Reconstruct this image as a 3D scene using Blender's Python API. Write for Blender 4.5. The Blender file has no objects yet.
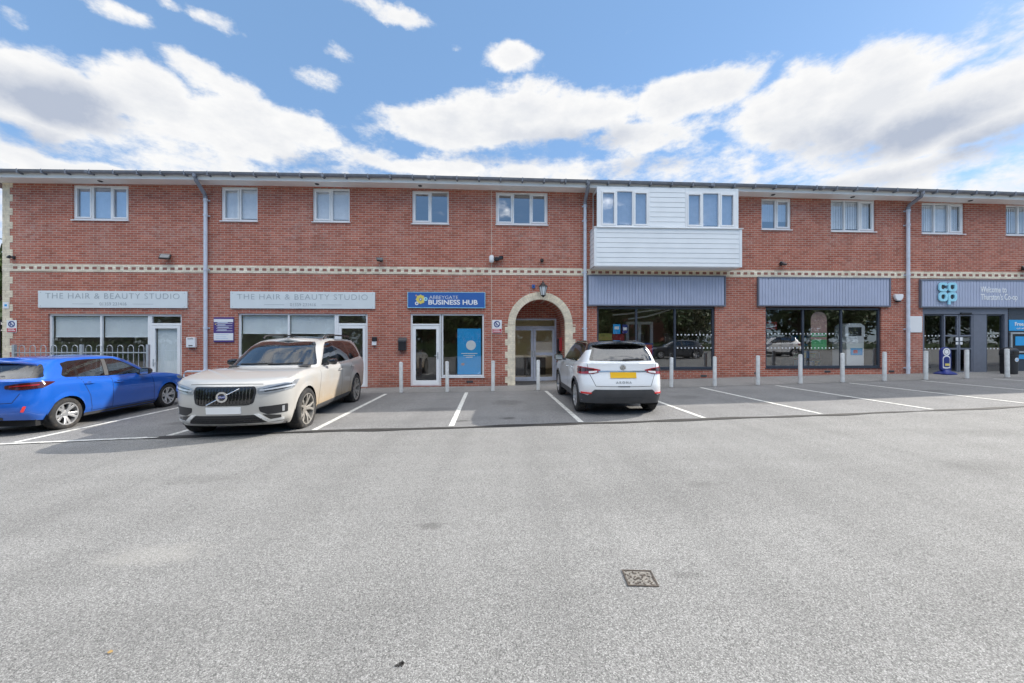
import bpy, bmesh, math, random
from mathutils import Vector, Matrix
from mathutils.bvhtree import BVHTree
R = math.radians
rng = random.Random(7)
SC = bpy.context.scene
COL = SC.collection

# ------------------------------------------------------------------ scene graph helpers
def tag(o, label=None, cat=None, group=None, kind=None):
    if label: o['label'] = label
    if cat: o['category'] = cat
    if group: o['group'] = group
    if kind: o['kind'] = kind
    return o

def empty(name, loc=(0, 0, 0), rz=0, **k):
    o = bpy.data.objects.new(name, None)
    o.location = loc
    o.rotation_euler = (0, 0, rz)
    o.empty_display_size = .1
    COL.objects.link(o)
    return tag(o, **k)

def copy_tree(o, parent=None):
    c = o.copy()
    COL.objects.link(c)
    if parent: c.parent = parent
    for ch in list(o.children):
        copy_tree(ch, c)
    return c

class MB:
    """collects faces, then becomes one mesh object"""
    def __init__(s): s.v = []; s.f = []; s.m = []; s.cur = 0
    def add(s, vs, fs):
        b = len(s.v); s.v += [tuple(p) for p in vs]
        for f in fs: s.f.append(tuple(i + b for i in f)); s.m.append(s.cur)
        return s
    def quad(s, a, b, c, d): return s.add([a, b, c, d], [(0, 1, 2, 3)])
    def box(s, x0, x1, y0, y1, z0, z1):
        return s.add([(x0,y0,z0),(x1,y0,z0),(x1,y1,z0),(x0,y1,z0),(x0,y0,z1),(x1,y0,z1),(x1,y1,z1),(x0,y1,z1)],
                     [(3,2,1,0),(4,5,6,7),(0,1,5,4),(1,2,6,5),(2,3,7,6),(3,0,4,7)])
    def obox(s, M, sx, sy, sz):
        vs = [M @ Vector((a*sx/2, b*sy/2, c*sz/2)) for c in (-1,1) for a,b in ((-1,-1),(1,-1),(1,1),(-1,1))]
        return s.add(vs, [(3,2,1,0),(4,5,6,7),(0,1,5,4),(1,2,6,5),(2,3,7,6),(3,0,4,7)])
    def prism(s, pts, y0, y1):
        """pts in (x,z), extruded along y"""
        n = len(pts)
        vs = [(x, y0, z) for x, z in pts] + [(x, y1, z) for x, z in pts]
        return s.add(vs, [tuple(range(n)), tuple(range(2*n-1, n-1, -1))] + [(i, i+n, (i+1) % n + n, (i+1) % n) for i in range(n)])
    def lathe(s, prof, M=Matrix(), n=24, closed=False):
        """profile (r, h) revolved about local z of M"""
        vs = []; fs = []; m = len(prof)
        for k in range(n):
            a = 2*math.pi*k/n
            for r, h in prof: vs.append(M @ Vector((r*math.cos(a), r*math.sin(a), h)))
        for k in range(n):
            k2 = (k+1) % n
            for j in range(m - (0 if closed else 1)):
                j2 = (j+1) % m
                fs.append((k*m+j, k2*m+j, k2*m+j2, k*m+j2))
        return s.add(vs, fs)
    def tube(s, path, r, n=8, cap=True):
        path = [Vector(p) for p in path]; rings = []
        for i, p in enumerate(path):
            t = (path[min(i+1, len(path)-1)] - path[max(i-1, 0)]).normalized()
            up = Vector((0, 0, 1)) if abs(t.z) < .95 else Vector((1, 0, 0))
            a = t.cross(up).normalized(); b = t.cross(a)
            rr = r[i] if isinstance(r, (list, tuple)) else r
            rings.append([p + (a*math.cos(2*math.pi*k/n) + b*math.sin(2*math.pi*k/n))*rr for k in range(n)])
        vs = [q for g in rings for q in g]
        fs = [(i*n+k, i*n+(k+1) % n, (i+1)*n+(k+1) % n, (i+1)*n+k) for i in range(len(path)-1) for k in range(n)]
        if cap: fs += [tuple(range(n-1, -1, -1)), tuple(range((len(path)-1)*n, len(path)*n))]
        return s.add(vs, fs)
    def build(s, name, mat, parent=None, bevel=0, smooth=False, rz=None):
        me = bpy.data.meshes.new(name)
        me.from_pydata(s.v, [], s.f)
        mats = mat if isinstance(mat, (list, tuple)) else [mat]
        for m in mats: me.materials.append(m)
        me.polygons.foreach_set('material_index', s.m)
        o = bpy.data.objects.new(name, me)
        COL.objects.link(o)
        bm = bmesh.new(); bm.from_mesh(me)
        if len(s.f) > 1: bmesh.ops.recalc_face_normals(bm, faces=bm.faces)
        if bevel:
            bmesh.ops.bevel(bm, geom=[e for e in bm.edges if len(e.link_faces) == 2 and e.calc_face_angle(0) > .6], offset=bevel, segments=2, profile=.6, affect='EDGES')
        bm.to_mesh(me); bm.free()
        if smooth:
            for p in me.polygons: p.use_smooth = True
            me.set_sharp_from_angle(angle=R(smooth if smooth is not True else 40))
        if parent: o.parent = parent
        return o

def text(name, body, size, loc, mat, parent=None, rot=(R(90), 0, 0), align='CENTER', extrude=.004, offset=0, space=1, sx=1):
    cu = bpy.data.curves.new(name, 'FONT')
    cu.body = body; cu.size = size; cu.align_x = align; cu.align_y = 'CENTER'
    cu.extrude = extrude; cu.offset = offset; cu.space_character = space; cu.resolution_u = 4
    t = bpy.data.objects.new(name, cu); COL.objects.link(t)
    dg = bpy.context.evaluated_depsgraph_get()
    me = bpy.data.meshes.new_from_object(t.evaluated_get(dg))
    bpy.data.objects.remove(t); bpy.data.curves.remove(cu)
    me.name = name; me.materials.clear(); me.materials.append(mat)
    o = bpy.data.objects.new(name, me); COL.objects.link(o)
    o.location = loc; o.rotation_euler = rot; o.scale = (sx, 1, 1)
    if parent: o.parent = parent
    return o

# ------------------------------------------------------------------ materials
class NT:
    def __init__(s, mat): s.t = mat.node_tree; s.n = s.t.nodes; s.l = s.t.links
    def __call__(s, typ, ins=None, **props):
        nd = s.n.new(typ)
        for k, v in props.items(): setattr(nd, k, v)
        for k, v in (ins or {}).items():
            if hasattr(v, 'is_linked') or isinstance(v, bpy.types.NodeSocket): s.l.new(v, nd.inputs[k])
            else: nd.inputs[k].default_value = v
        return nd
    def math(s, op, a, b=0., c=None):
        d = {0: a, 1: b}
        if c is not None: d[2] = c
        return s('ShaderNodeMath', d, operation=op).outputs[0]
    def ramp(s, fac, stops, interp='LINEAR'):
        r = s('ShaderNodeValToRGB', {0: fac}); cr = r.color_ramp; cr.interpolation = interp
        while len(cr.elements) < len(stops): cr.elements.new(.5)
        for e, (p, c) in zip(cr.elements, stops):
            e.position = p; e.color = (c, c, c, 1) if not isinstance(c, (tuple, list)) else (*c[:3], 1)
        return r.outputs[0]
    def mix(s, fac, a, b, blend='MIX'):
        m = s('ShaderNodeMix', data_type='RGBA', blend_type=blend)
        for k, v in ((0, fac), (6, a), (7, b)):
            if isinstance(v, bpy.types.NodeSocket): s.l.new(v, m.inputs[k])
            else: m.inputs[k].default_value = v if k == 0 else (*v[:3], 1)
        return m.outputs[2]
    def noise(s, vec, scale, detail=4, rough=.55, out=0):
        d = {'Scale': scale, 'Detail': detail, 'Roughness': rough}
        if vec is not None: d['Vector'] = vec
        return s('ShaderNodeTexNoise', d).outputs[out]
MATS = {}
def new_mat(name):
    m = bpy.data.materials.new(name); m.use_nodes = True
    n = NT(m); b = m.node_tree.nodes['Principled BSDF']
    MATS[name] = m
    return m, n, b

def plain(name, col, rough=.5, metal=0, var=.12, scale=6, coat=0, spec=None, bump=0, dirt=0):
    """a single-substance material with subtle tone and gloss variation"""
    m, n, b = new_mat(name)
    oc = n('ShaderNodeTexCoord').outputs['Object']
    nz = n.noise(oc, scale, 5, .6)
    lo = tuple(c*(1-var) for c in col); hi = tuple(min(1, c*(1+var)) for c in col)
    c = n.mix(n.ramp(nz, [(.3, 0), (.7, 1)]), lo, hi)
    if dirt:
        dn = n.noise(oc, scale*.35, 6, .7)
        c = n.mix(n.math('MULTIPLY', n.ramp(dn, [(.5, 0), (.75, 1)]), dirt), c, (.16, .13, .10))
    n.l.new(c, b.inputs['Base Color'])
    n.l.new(n.ramp(nz, [(.2, max(0, rough-.06)), (.8, min(1, rough+.06))]), b.inputs['Roughness'])
    b.inputs['Metallic'].default_value = metal
    b.inputs['Coat Weight'].default_value = coat
    b.inputs['Coat Roughness'].default_value = .03
    if spec is not None: b.inputs['Specular IOR Level'].default_value = spec
    if bump:
        bp = n('ShaderNodeBump', {'Strength': bump, 'Distance': .01, 'Height': n.noise(oc, scale*12, 3)})
        n.l.new(bp.outputs[0], b.inputs['Normal'])
    return m

def emit(name, col, s):
    m, n, b = new_mat(name)
    b.inputs['Base Color'].default_value = (*col, 1)
    b.inputs['Emission Color'].default_value = (*col, 1)
    b.inputs['Emission Strength'].default_value = s
    return m

def brick_mat(name, c1, c2, mortar, pale=.5, flow=True):
    m, n, b = new_mat(name)
    oc = n('ShaderNodeTexCoord').outputs['Object']
    sp = n('ShaderNodeSeparateXYZ', {0: oc})
    u = n.math('ADD', sp.outputs[0], sp.outputs[1])
    vec = n('ShaderNodeCombineXYZ', {0: u, 1: sp.outputs[2], 2: 0.}).outputs[0]
    wv = n.noise(oc, 2.2, 3); 
    vec2 = n('ShaderNodeVectorMath', {0: vec, 1: n('ShaderNodeVectorMath', {0: n.noise(oc, 9, 2, out=1), 3: .012}, operation='SCALE').outputs[0]}, operation='ADD').outputs[0]
    br = n('ShaderNodeTexBrick', {'Vector': vec2, 'Color1': (*c1, 1), 'Color2': (*c2, 1), 'Mortar': (*mortar, 1), 'Scale': 1.,
        'Mortar Size': .0078, 'Mortar Smooth': .15, 'Bias': -.15, 'Brick Width': .2333, 'Row Height': .075}, offset=.5)
    # each brick also gets its own darker or paler burn
    cell = n('ShaderNodeTexBrick', {'Vector': vec, 'Color1': (0, 0, 0, 1), 'Color2': (1, 1, 1, 1), 'Mortar': (.5, .5, .5, 1), 'Scale': 1.,
        'Mortar Size': 0., 'Bias': 0., 'Brick Width': .2333, 'Row Height': .075}, offset=.5)
    tone = n.ramp(cell.outputs[0], [(0, .80), (.25, .96), (.75, 1.03), (1, 1.12)])
    c = n.mix(.8, br.outputs[0], tone, 'MULTIPLY')
    gr = n.noise(oc, 45, 4, .7)
    c = n.mix(.5, c, n.ramp(gr, [(.25, .72), (.75, 1.25)]), 'MULTIPLY')
    big = n.noise(oc, .55, 6, .68)
    # lime bloom in loose patches and along the sill courses
    zb = n.math('ABSOLUTE', n.math('SUBTRACT', sp.outputs[2], 5.25))
    band = n.ramp(zb, [(0, .55), (.42, 0)])
    blo = n.math('MULTIPLY', n.math('ADD', n.ramp(big, [(.48, 0), (.72, 1)]), n.math('MULTIPLY', band, n.ramp(wv, [(.35, 0), (.65, 1)]))), n.ramp(n.noise(oc, 7, 5, .75), [(.42, 0), (.66, 1)]))
    c = n.mix(n.math('MULTIPLY', blo, pale), c, (.62, .52, .48))
    dk = n.ramp(n.noise(oc, .9, 5, .7), [(.3, .78), (.62, 1)])
    c = n.mix(.7, c, dk, 'MULTIPLY')
    sv = n('ShaderNodeMapping', {'Vector': oc, 'Scale': (3.2, 3.2, .16)}).outputs[0]      # faint run-off streaks
    c = n.mix(.55, c, n.ramp(n.noise(sv, 1.0, 5, .7), [(.3, .80), (.5, 1), (.75, 1.10)]), 'MULTIPLY')
    if flow:   # damp dirty courses near the ground
        low = n.ramp(n.math('ADD', sp.outputs[2], n.math('MULTIPLY', wv, .5)), [(.25, .62), (.75, 1)])
        c = n.mix(.8, c, low, 'MULTIPLY')
    n.l.new(c, b.inputs['Base Color'])
    b.inputs['Roughness'].default_value = .88
    h = n.math('ADD', n.math('MULTIPLY', br.outputs['Fac'], -1.), n.math('MULTIPLY', gr, .4))
    bp = n('ShaderNodeBump', {'Strength': .6, 'Distance': .008, 'Height': h})
    n.l.new(bp.outputs[0], b.inputs['Normal'])
    return m

def tarmac(name, base, lo, hi, stone=95, tint=(1, .985, .955), contrast=1., stains=()):
    """worn macadam: pale stones in a dark binder, patchy wear and faint tyre tracks"""
    m, n, b = new_mat(name)
    oc = n('ShaderNodeTexCoord').outputs['Object']
    vo = n('ShaderNodeTexVoronoi', {'Vector': oc, 'Scale': stone, 'Randomness': 1.})
    ed = n('ShaderNodeTexVoronoi', {'Vector': oc, 'Scale': stone, 'Randomness': 1.}, feature='DISTANCE_TO_EDGE')
    st = n('ShaderNodeSeparateXYZ', {0: vo.outputs['Color']}).outputs[0]
    stone_t = n.ramp(st, [(0, lo), (.3, base*.85), (.7, base*1.1), (1, hi)])
    gap = n.ramp(ed.outputs['Distance'], [(.0, 1-.72*contrast), (.16, 1)])
    n2 = n.noise(oc, stone*.7, 2, .5)
    c = n.mix(1., stone_t, gap, 'MULTIPLY')
    c = n.mix(.75*contrast, c, n.ramp(n2, [(.36, .22), (.47, .97), (.7, 1.18)]), 'MULTIPLY')
    big = n.noise(oc, .35, 6, .65)
    mid = n.noise(oc, 2.3, 5, .65)
    c = n.mix(.5, c, n.ramp(big, [(.3, .84), (.7, 1.12)]), 'MULTIPLY')
    c = n.mix(.3, c, n.ramp(mid, [(.3, .86), (.7, 1.10)]), 'MULTIPLY')
    st2 = n('ShaderNodeMapping', {'Vector': oc, 'Scale': (.12, 1.1, 1)}).outputs[0]
    c = n.mix(.5, c, n.ramp(n.noise(st2, 1.2, 4, .6), [(.35, .86), (.65, 1.08)]), 'MULTIPLY')
    sp = n.noise(oc, 1.7, 2, .5)
    c = n.mix(n.ramp(n.noise(oc, 1.05, 3, .5), [(.72, 0), (.78, .35)]), c, (.05, .05, .05))
    for (sx_, sy_, ra, rb, amt) in stains:      # oil drips and scuffs, each at its own spot
        v = n('ShaderNodeVectorMath', {0: oc, 1: (sx_, sy_, 0)}, operation='SUBTRACT').outputs[0]
        v = n('ShaderNodeVectorMath', {0: v, 1: (1/ra, 1/rb, 0)}, operation='MULTIPLY').outputs[0]
        d = n.math('ADD', n('ShaderNodeVectorMath', {0: v}, operation='LENGTH').outputs[1], n.math('MULTIPLY', n.math('SUBTRACT', n.noise(oc, 9, 5, .65), .5), 1.6))
        c = n.mix(n.math('MULTIPLY', n.ramp(d, [(.45, 1), (1, 0)]), abs(amt)), c, (.035, .033, .032) if amt > 0 else (.42, .41, .39))
    # faint tyre tracks swinging into the bays
    tr = n('ShaderNodeTexWave', {'Vector': n('ShaderNodeMapping', {'Vector': oc, 'Rotation': (0, 0, .18), 'Scale': (1, .3, 1)}).outputs[0], 'Scale': .27, 'Distortion': 3.2, 'Detail': 2., 'Detail Scale': .5}).outputs[1]
    c = n.mix(.5, c, n.ramp(tr, [(.0, .90), (.3, 1), (.8, 1), (1, 1.05)]), 'MULTIPLY')
    c = n.mix(1., c, tint, 'MULTIPLY')
    n.l.new(c, b.inputs['Base Color'])
    b.inputs['Roughness'].default_value = .9
    b.inputs['Specular IOR Level'].default_value = .25
    bp = n('ShaderNodeBump', {'Strength': .55*contrast, 'Distance': .006, 'Height': n.math('ADD', n.math('MULTIPLY', gap, .6), n2)})
    n.l.new(bp.outputs[0], b.inputs['Normal'])
    return m

def glass(name, tint=(.8, .85, .85), refl=.10, rough=0., wave=.0):
    """thin pane: clear film that also mirrors, stronger at a glance"""
    m, n, b = new_mat(name)
    n.n.remove(b)
    out = n.n['Material Output']
    bf = n('ShaderNodeNewGeometry').outputs['Backfacing']   # a film looks alike from both sides
    fr = n('ShaderNodeFresnel', {'IOR': n.math('SUBTRACT', 1.52, n.math('MULTIPLY', bf, 1.52-1/1.52))}).outputs[0]
    fac = n.math('MINIMUM', n.math('ADD', n.math('MULTIPLY', fr, 1.15), refl), 1.)
    tr = n('ShaderNodeBsdfTransparent', {0: (*tint, 1)})
    gl = n('ShaderNodeBsdfGlossy', {'Color': (.95, .97, 1, 1), 'Roughness': rough})
    if wave:
        oc = n('ShaderNodeTexCoord').outputs['Object']
        bp = n('ShaderNodeBump', {'Strength': wave, 'Distance': .02, 'Height': n.noise(oc, 1.3, 1)})
        n.l.new(bp.outputs[0], gl.inputs['Normal'])
    mx = n('ShaderNodeMixShader', {0: fac, 1: tr.outputs[0], 2: gl.outputs[0]})
    n.l.new(mx.outputs[0], out.inputs[0])
    return m

def paint(name, col, metal=.0, rough=.35, dirt=0., dirtcol=(.30, .22, .13), top=1.0):
    """car paint with clear coat; road dirt thrown up along the lower sides"""
    m, n, b = new_mat(name)
    oc = n('ShaderNodeTexCoord').outputs['Object']
    z = n('ShaderNodeSeparateXYZ', {0: oc}).outputs[2]
    fl = n.noise(oc, 900, 1)
    c = n.mix(n.ramp(fl, [(.35, 0), (.65, 1)]), tuple(x*.93 for x in col), tuple(min(1, x*1.05) for x in col))
    back = n('ShaderNodeNewGeometry').outputs['Backfacing']
    dm = None
    if dirt:
        dn = n.noise(oc, 3.5, 6, .65)
        fx_ = n('ShaderNodeMapRange', {0: n('ShaderNodeSeparateXYZ', {0: oc}).outputs[0], 1: .25, 2: 1.25, 3: .10, 4: 1.}).outputs[0]
        dm = n.math('MULTIPLY', n.math('MULTIPLY', n.math('MULTIPLY', fx_, n.ramp(n.math('ADD', z, n.math('MULTIPLY', n.math('SUBTRACT', dn, .5), .7)), [(.3, 1), (top, 0)])), n.ramp(dn, [(.15, .55), (.55, 1)])), dirt)
        c = n.mix(dm, c, dirtcol)
    c = n.mix(back, c, (.02, .02, .022))      # trim on the inner side of the shell
    n.l.new(c, b.inputs['Base Color'])
    b.inputs['Metallic'].default_value = metal
    if dm is not None:
        n.l.new(n.math('MULTIPLY', n.math('SUBTRACT', 1., dm), metal), b.inputs['Metallic'])
        n.l.new(n.math('ADD', rough, n.math('MULTIPLY', dm, .5)), b.inputs['Roughness'])
        n.l.new(n.math('SUBTRACT', 1., dm), b.inputs['Coat Weight'])
    else:
        b.inputs['Roughness'].default_value = rough
        b.inputs['Coat Weight'].default_value = 1
    b.inputs['Coat Roughness'].default_value = .04
    return m

M_brick = brick_mat('red_brick', (.43, .120, .076), (.49, .157, .102), (.54, .425, .35), pale=.45)
M_buff = brick_mat('buff_brick', (.86, .76, .58), (.92, .84, .68), (.72, .64, .54), pale=.2, flow=True)
M_buffblock = plain('buff_block', (.78, .69, .53), .9, var=.24, scale=5, bump=.4)
M_redblock = plain('red_header_block', (.30, .135, .105), .9, var=.25, scale=5, bump=.4)
M_mortar = plain('mortar', (.66, .58, .48), .95)
M_white = plain('white_upvc', (.86, .87, .88), .35, var=.03, dirt=.12, scale=2)
M_soffit = plain('white_soffit', (.92, .91, .89), .6, var=.05, dirt=.1, scale=1.2)
M_clad = plain('white_cladding', (.82, .85, .87), .45, var=.03, dirt=.06, scale=1.5)
M_gutter = plain('grey_gutter', (.20, .215, .25), .45, var=.2, dirt=.2)
M_pipe = plain('pale_grey_pipe', (.64, .69, .78), .4, var=.1, dirt=.2)
M_swan = plain('grey_pipe', (.27, .29, .34), .45, var=.1, dirt=.2)
M_roof = plain('slate_tile', (.10, .10, .11), .8, var=.25)
M_coop = plain('grey_board', (.42, .465, .60), .55, var=.05, scale=2.5)
M_coopframe = plain('grey_frame', (.16, .175, .22), .45, var=.08)
M_coopdark = plain('dark_grey_frame', (.045, .055, .075), .45, var=.1)
M_glass = glass('shop_glass', (.95, .97, .97), .075, wave=.05)
M_glasscoop = glass('supermarket_glass', (.93, .95, .95), .17, wave=.05)
M_glassup = glass('upper_glass', (.86, .90, .95), .30, wave=.04)
M_glasspale = glass('pale_upper_glass', (.94, .96, .98), .07, wave=.04)
M_black = plain('black_plastic', (.02, .02, .023), .45, var=.2)
M_darkgrey = plain('dark_grey_plastic', (.05, .052, .058), .6, var=.15)
M_steel = plain('galvanised_steel', (.50, .53, .55), .45, metal=.55, var=.16, scale=9, dirt=.15)
M_bollard = plain('bollard_paint', (.64, .65, .64), .5, var=.14, scale=7, dirt=.5)
M_dark = plain('dark_interior', (.055, .05, .045), .8, var=.3, scale=2)
M_inner = plain('interior_wall', (.70, .66, .58), .85, var=.1, scale=1)
M_innerbrick = plain('interior_brown_wall', (.42, .33, .26), .85, var=.2, scale=1)
M_floorin = plain('interior_floor', (.42, .40, .36), .4, var=.15)
M_blind = plain('roller_blind', (.84, .89, .91), .8, var=.05, scale=1.5)
M_vblind = plain('vertical_blind', (.58, .66, .78), .85, var=.06)
M_paleblind = plain('pale_blind', (.88, .90, .92), .85, var=.06)
M_line = plain('worn_white_paint', (.66, .66, .62), .8, var=.25, scale=30, dirt=.95)
M_signgrey = plain('pale_sign_board', (.72, .77, .78), .5, var=.03, scale=2)
M_signtext = plain('grey_sign_text', (.40, .44, .46), .5)
M_blue = plain('blue_sign', (.035, .13, .42), .4, var=.03)
M_cyan = plain('cyan_print', (.02, .35, .75), .4, var=.04)
M_palecyan = plain('pale_cyan_acrylic', (.38, .76, .92), .3, var=.05)
M_whitep = plain('white_print', (.82, .83, .84), .45, var=.02)
M_yellow = plain('yellow_print', (.75, .62, .14), .45, var=.03)
M_plateY = plain('yellow_plate', (.80, .46, .005), .35, var=.03)
M_red = plain('red_print', (.55, .03, .04), .45, var=.04)
M_purple = plain('purple_print', (.085, .05, .22), .45, var=.03)
M_navy = plain('navy_plastic', (.02, .035, .20), .4, var=.06)
M_green = plain('green_print', (.10, .42, .18), .5, var=.05)
M_pink = plain('pink_print', (.48, .30, .27), .5, var=.12)
M_lamp = emit('lit_lamp', (1, .86, .62), 10)
M_kerb = plain('tar_joint', (.030, .028, .026), .85, var=.5, scale=9)
M_iron = plain('rusty_iron', (.10, .08, .065), .8, var=.45, scale=30, bump=.8)
M_stonechip = plain('cover_infill', (.27, .25, .22), .9, var=.5, scale=40, bump=.8)

STAINS = [(2.2, -9.2, .22, .10, .18), (-3.4, -8.6, .5, .22, .18), (5.6, -8.9, .6, .25, .16), (-.55, -9.9, .13, .07, .35), (1.22, -10.68, .13, .045, .3), (-2.5, -10.2, .5, .18, -.25), (7.5, -7.6, .9, .3, .15), (.8, -11.6, .10, .06, .3)]
BAYSTAINS = [(-.68, -5.72, .22, .10, .55), (.24, -5.55, .20, .13, .6), (-1.4, -4.4, .7, .35, .25), (.3, -3.6, .5, .5, .3), (6.2, -4.6, .35, .2, .4), (5.0, -3.4, .5, .4, .3), (8.6, -4.2, .4, .2, .35), (11.5, -3.6, .5, .3, .3), (-6.3, -5.2, .4, .25, .35)]
M_ground = tarmac('car_park_tarmac', stains=STAINS, base=.305, lo=.19, hi=.43, stone=160, contrast=.66, tint=(1, .985, .945))
M_bay = tarmac('bay_tarmac', .262, .19, .335, stone=110, stains=BAYSTAINS, tint=(1, .99, .975), contrast=.55)
M_pave = tarmac('pavement_tarmac', .31, .225, .39, stone=120, tint=(1, .975, .94), contrast=.5)

# ------------------------------------------------------------------ ground levels
GN = [(-60,-.55),(-14,-.30),(-11,-.22),(-8,-.14),(-4,-.03),(0,.01),(4,.075),(8,.149),(12,.258),(18,.40),(26,.55),(60,.9)]
def lerp_tab(t, x):
    if x <= t[0][0]: return t[0][1]
    for (a, p), (b, q) in zip(t, t[1:]):
        if x <= b: return p + (q-p)*(x-a)/(b-a)
    return t[-1][1]
def g0(x): return sum(lerp_tab(GN, x+d) for d in (-1.5, -.75, 0, .75, 1.5))/5
CN = [(1, 0), (4.5, .10), (9, .11), (18, .03)]
def gz(x, y):
    return g0(x) + lerp_tab(CN, x)*min(1, max(0, (y+1.42)/1.42))
XS = [-300, -120, -60, -40, -30, -24] + [-20+.5*i for i in range(101)] + [36, 45, 60, 120, 300]
def sheet(name, x0, x1, yrows, off, mat, parent=None, wob=0):
    """yrows: list of functions or numbers giving y(x) of each row, far from the camera first"""
    xs = [x0] + [x for x in XS if x0 < x < x1] + [x1]
    vs = []; fs = []; n = len(xs)
    for r in yrows:
        for x in xs:
            y = r(x) if callable(r) else r
            vs.append((x, y, gz(x, y) + off))
    for j in range(len(yrows)-1):
        for i in range(n-1): fs.append((j*n+i, (j+1)*n+i, (j+1)*n+i+1, j*n+i+1))
    return MB().add(vs, fs).build(name, mat, parent)
seam = lambda x: -6.25 + .037*x
ground = tag(sheet('car_park', -300, 300, [300, 60, 0, -.7, -1.42, -3, -6, -9, -13, -20, -40, -120, -300], 0, M_ground), kind='structure')
bays = tag(sheet('parking_bays', -40, 34, [-1.42, -2.5, -4, seam], .004, M_bay), kind='structure')
pav = tag(sheet('pavement', -40, 40, [.05, -.35, -.7, -1.05, -1.42], .009, M_pave), kind='structure')
# tarred joint between the old and the new surfacing, slightly ragged
def rag(x, s): return .018*math.sin(x*1.7+s) + .012*math.sin(x*4.3+2*s)
jx = [-5.9+.25*i for i in range(100)]
jb = MB()
vs = []
for x in jx:
    w = .05 + .02*math.sin(x*2.1) + .015*math.sin(x*5.7+1) + (.012 if x < 6 else -.012)
    y = seam(x) - .01 + rag(x, .4)
    vs += [(x, y+w, gz(x, y)+.0135), (x, y-w, gz(x, y)+.0085)]
jb.add(vs, [(2*i, 2*i+1, 2*i+3, 2*i+2) for i in range(len(jx)-1)])
tag(jb.build('tar_joint', M_kerb), kind='structure')

# white bay lines, one mesh each, parts of the bay surface
def bay_line(x, y0, y1, w=.1, sk=-.016):
    vs = []; k = 12
    for i in range(k+1):
        y = y0 + (y1-y0)*i/k; xx = x + sk*(y+1.5)
        for s in (-1, 1): vs.append((xx + s*w/2, y, gz(xx, y)+.0085))
    return MB().add(vs, [(2*i, 2*i+1, 2*i+3, 2*i+2) for i in range(k)]).build('bay_line', M_line, bays)
for i in range(-3, 13):
    x = -3.293 + 2.406*i
    bay_line(x, -1.62, seam(x)+.12)
vs = []; xs = [-13.2+.5*i for i in range(16)]
for x in xs:
    for s in (-1, 1):
        y = seam(x) + .02 + s*.045; vs.append((x, y, gz(x, y)+.0125))
MB().add(vs, [(2*i, 2*i+1, 2*i+3, 2*i+2) for i in range(len(xs)-1)]).build('bay_end_line', M_line, bays)

CLOUDS = [(-49.5, 21.9, 8.0, 4.0, 1.1), (-41.3, 24.8, 7.2, 3.4, 1.1), (-35.7, 28.1, 6.1, 2.2, 0.9), (-32.3, 24.7, 7.7, 4.3, 1.1), (-45.7, 16.7, 10.4, 1.7, 1.0), (-26.9, 26.0, 8.1, 3.0, 0.9), (-3.9, 29.7, 13.5, 4.1, 1.1), (-11.2, 24.0, 15.4, 1.7, 0.9), (9.7, 31.1, 13.5, 3.8, 1.1), (27.6, 30.8, 8.9, 3.2, 1.1), (21.1, 26.8, 10.8, 2.7, 0.8), (37.8, 25.5, 7.3, 4.8, 1.1), (45.1, 24.7, 9.1, 4.4, 1.1), (52.3, 21.1, 7.4, 4.6, 1.1), (48.2, 17.8, 12.2, 1.5, 0.9), (-16.8, 40.0, 9.4, 1.3, 0.8), (2.9, 36.9, 5.1, 1.7, 0.8), (-42.9, 30.7, 3.0, 1.3, 0.6), (-50.0, 27.5, 1.8, 1.2, 0.6), (-36.2, 33.6, 3.0, 1.3, 0.6), (-40.1, 33.3, 2.3, 0.9, 0.6), (-23.3, 35.0, 3.4, 1.3, 0.5), (-50.0, 24.8, 2.3, 1.1, 0.7), (-6.1, 38.1, 2.1, 0.7, 0.4), (-23.3, 31.4, 4.9, 1.6, 0.5), (31.3, 31.7, 4.9, 1.3, 0.6)]
GREYS = [(-47.7, 21.9, 5.4, 1.8, 1), (-50.0, 18.8, 3.4, 1.2, 0.8), (-26.9, 22.9, 4.6, 1.1, 0.7), (11.2, 27.5, 10.3, 1.9, 0.8), (0.6, 25.6, 9.0, 1.2, 0.6), (48.2, 20.9, 8.2, 1.8, 0.9), (41.6, 22.5, 5.5, 1.8, 0.7), (54.7, 18.1, 3.4, 1.8, 0.9), (21.1, 23.9, 6.8, 1.2, 0.6), (48.2, 17.1, 9.0, 1.0, 0.5)]
CLOUD_GAIN = 5.9
BACK_GAIN = 20.0  # brighter unseen cloud bank added behind the camera to light the shaded facade
SKY_TINT = (1.0, 1.1, 1.2)
SKY_BLUE = (1.65, 2.95, 5.0)
SKY_STRENGTH = .05
SUN_ENERGY = 2.0
EXPOSURE = 1.73
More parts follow.
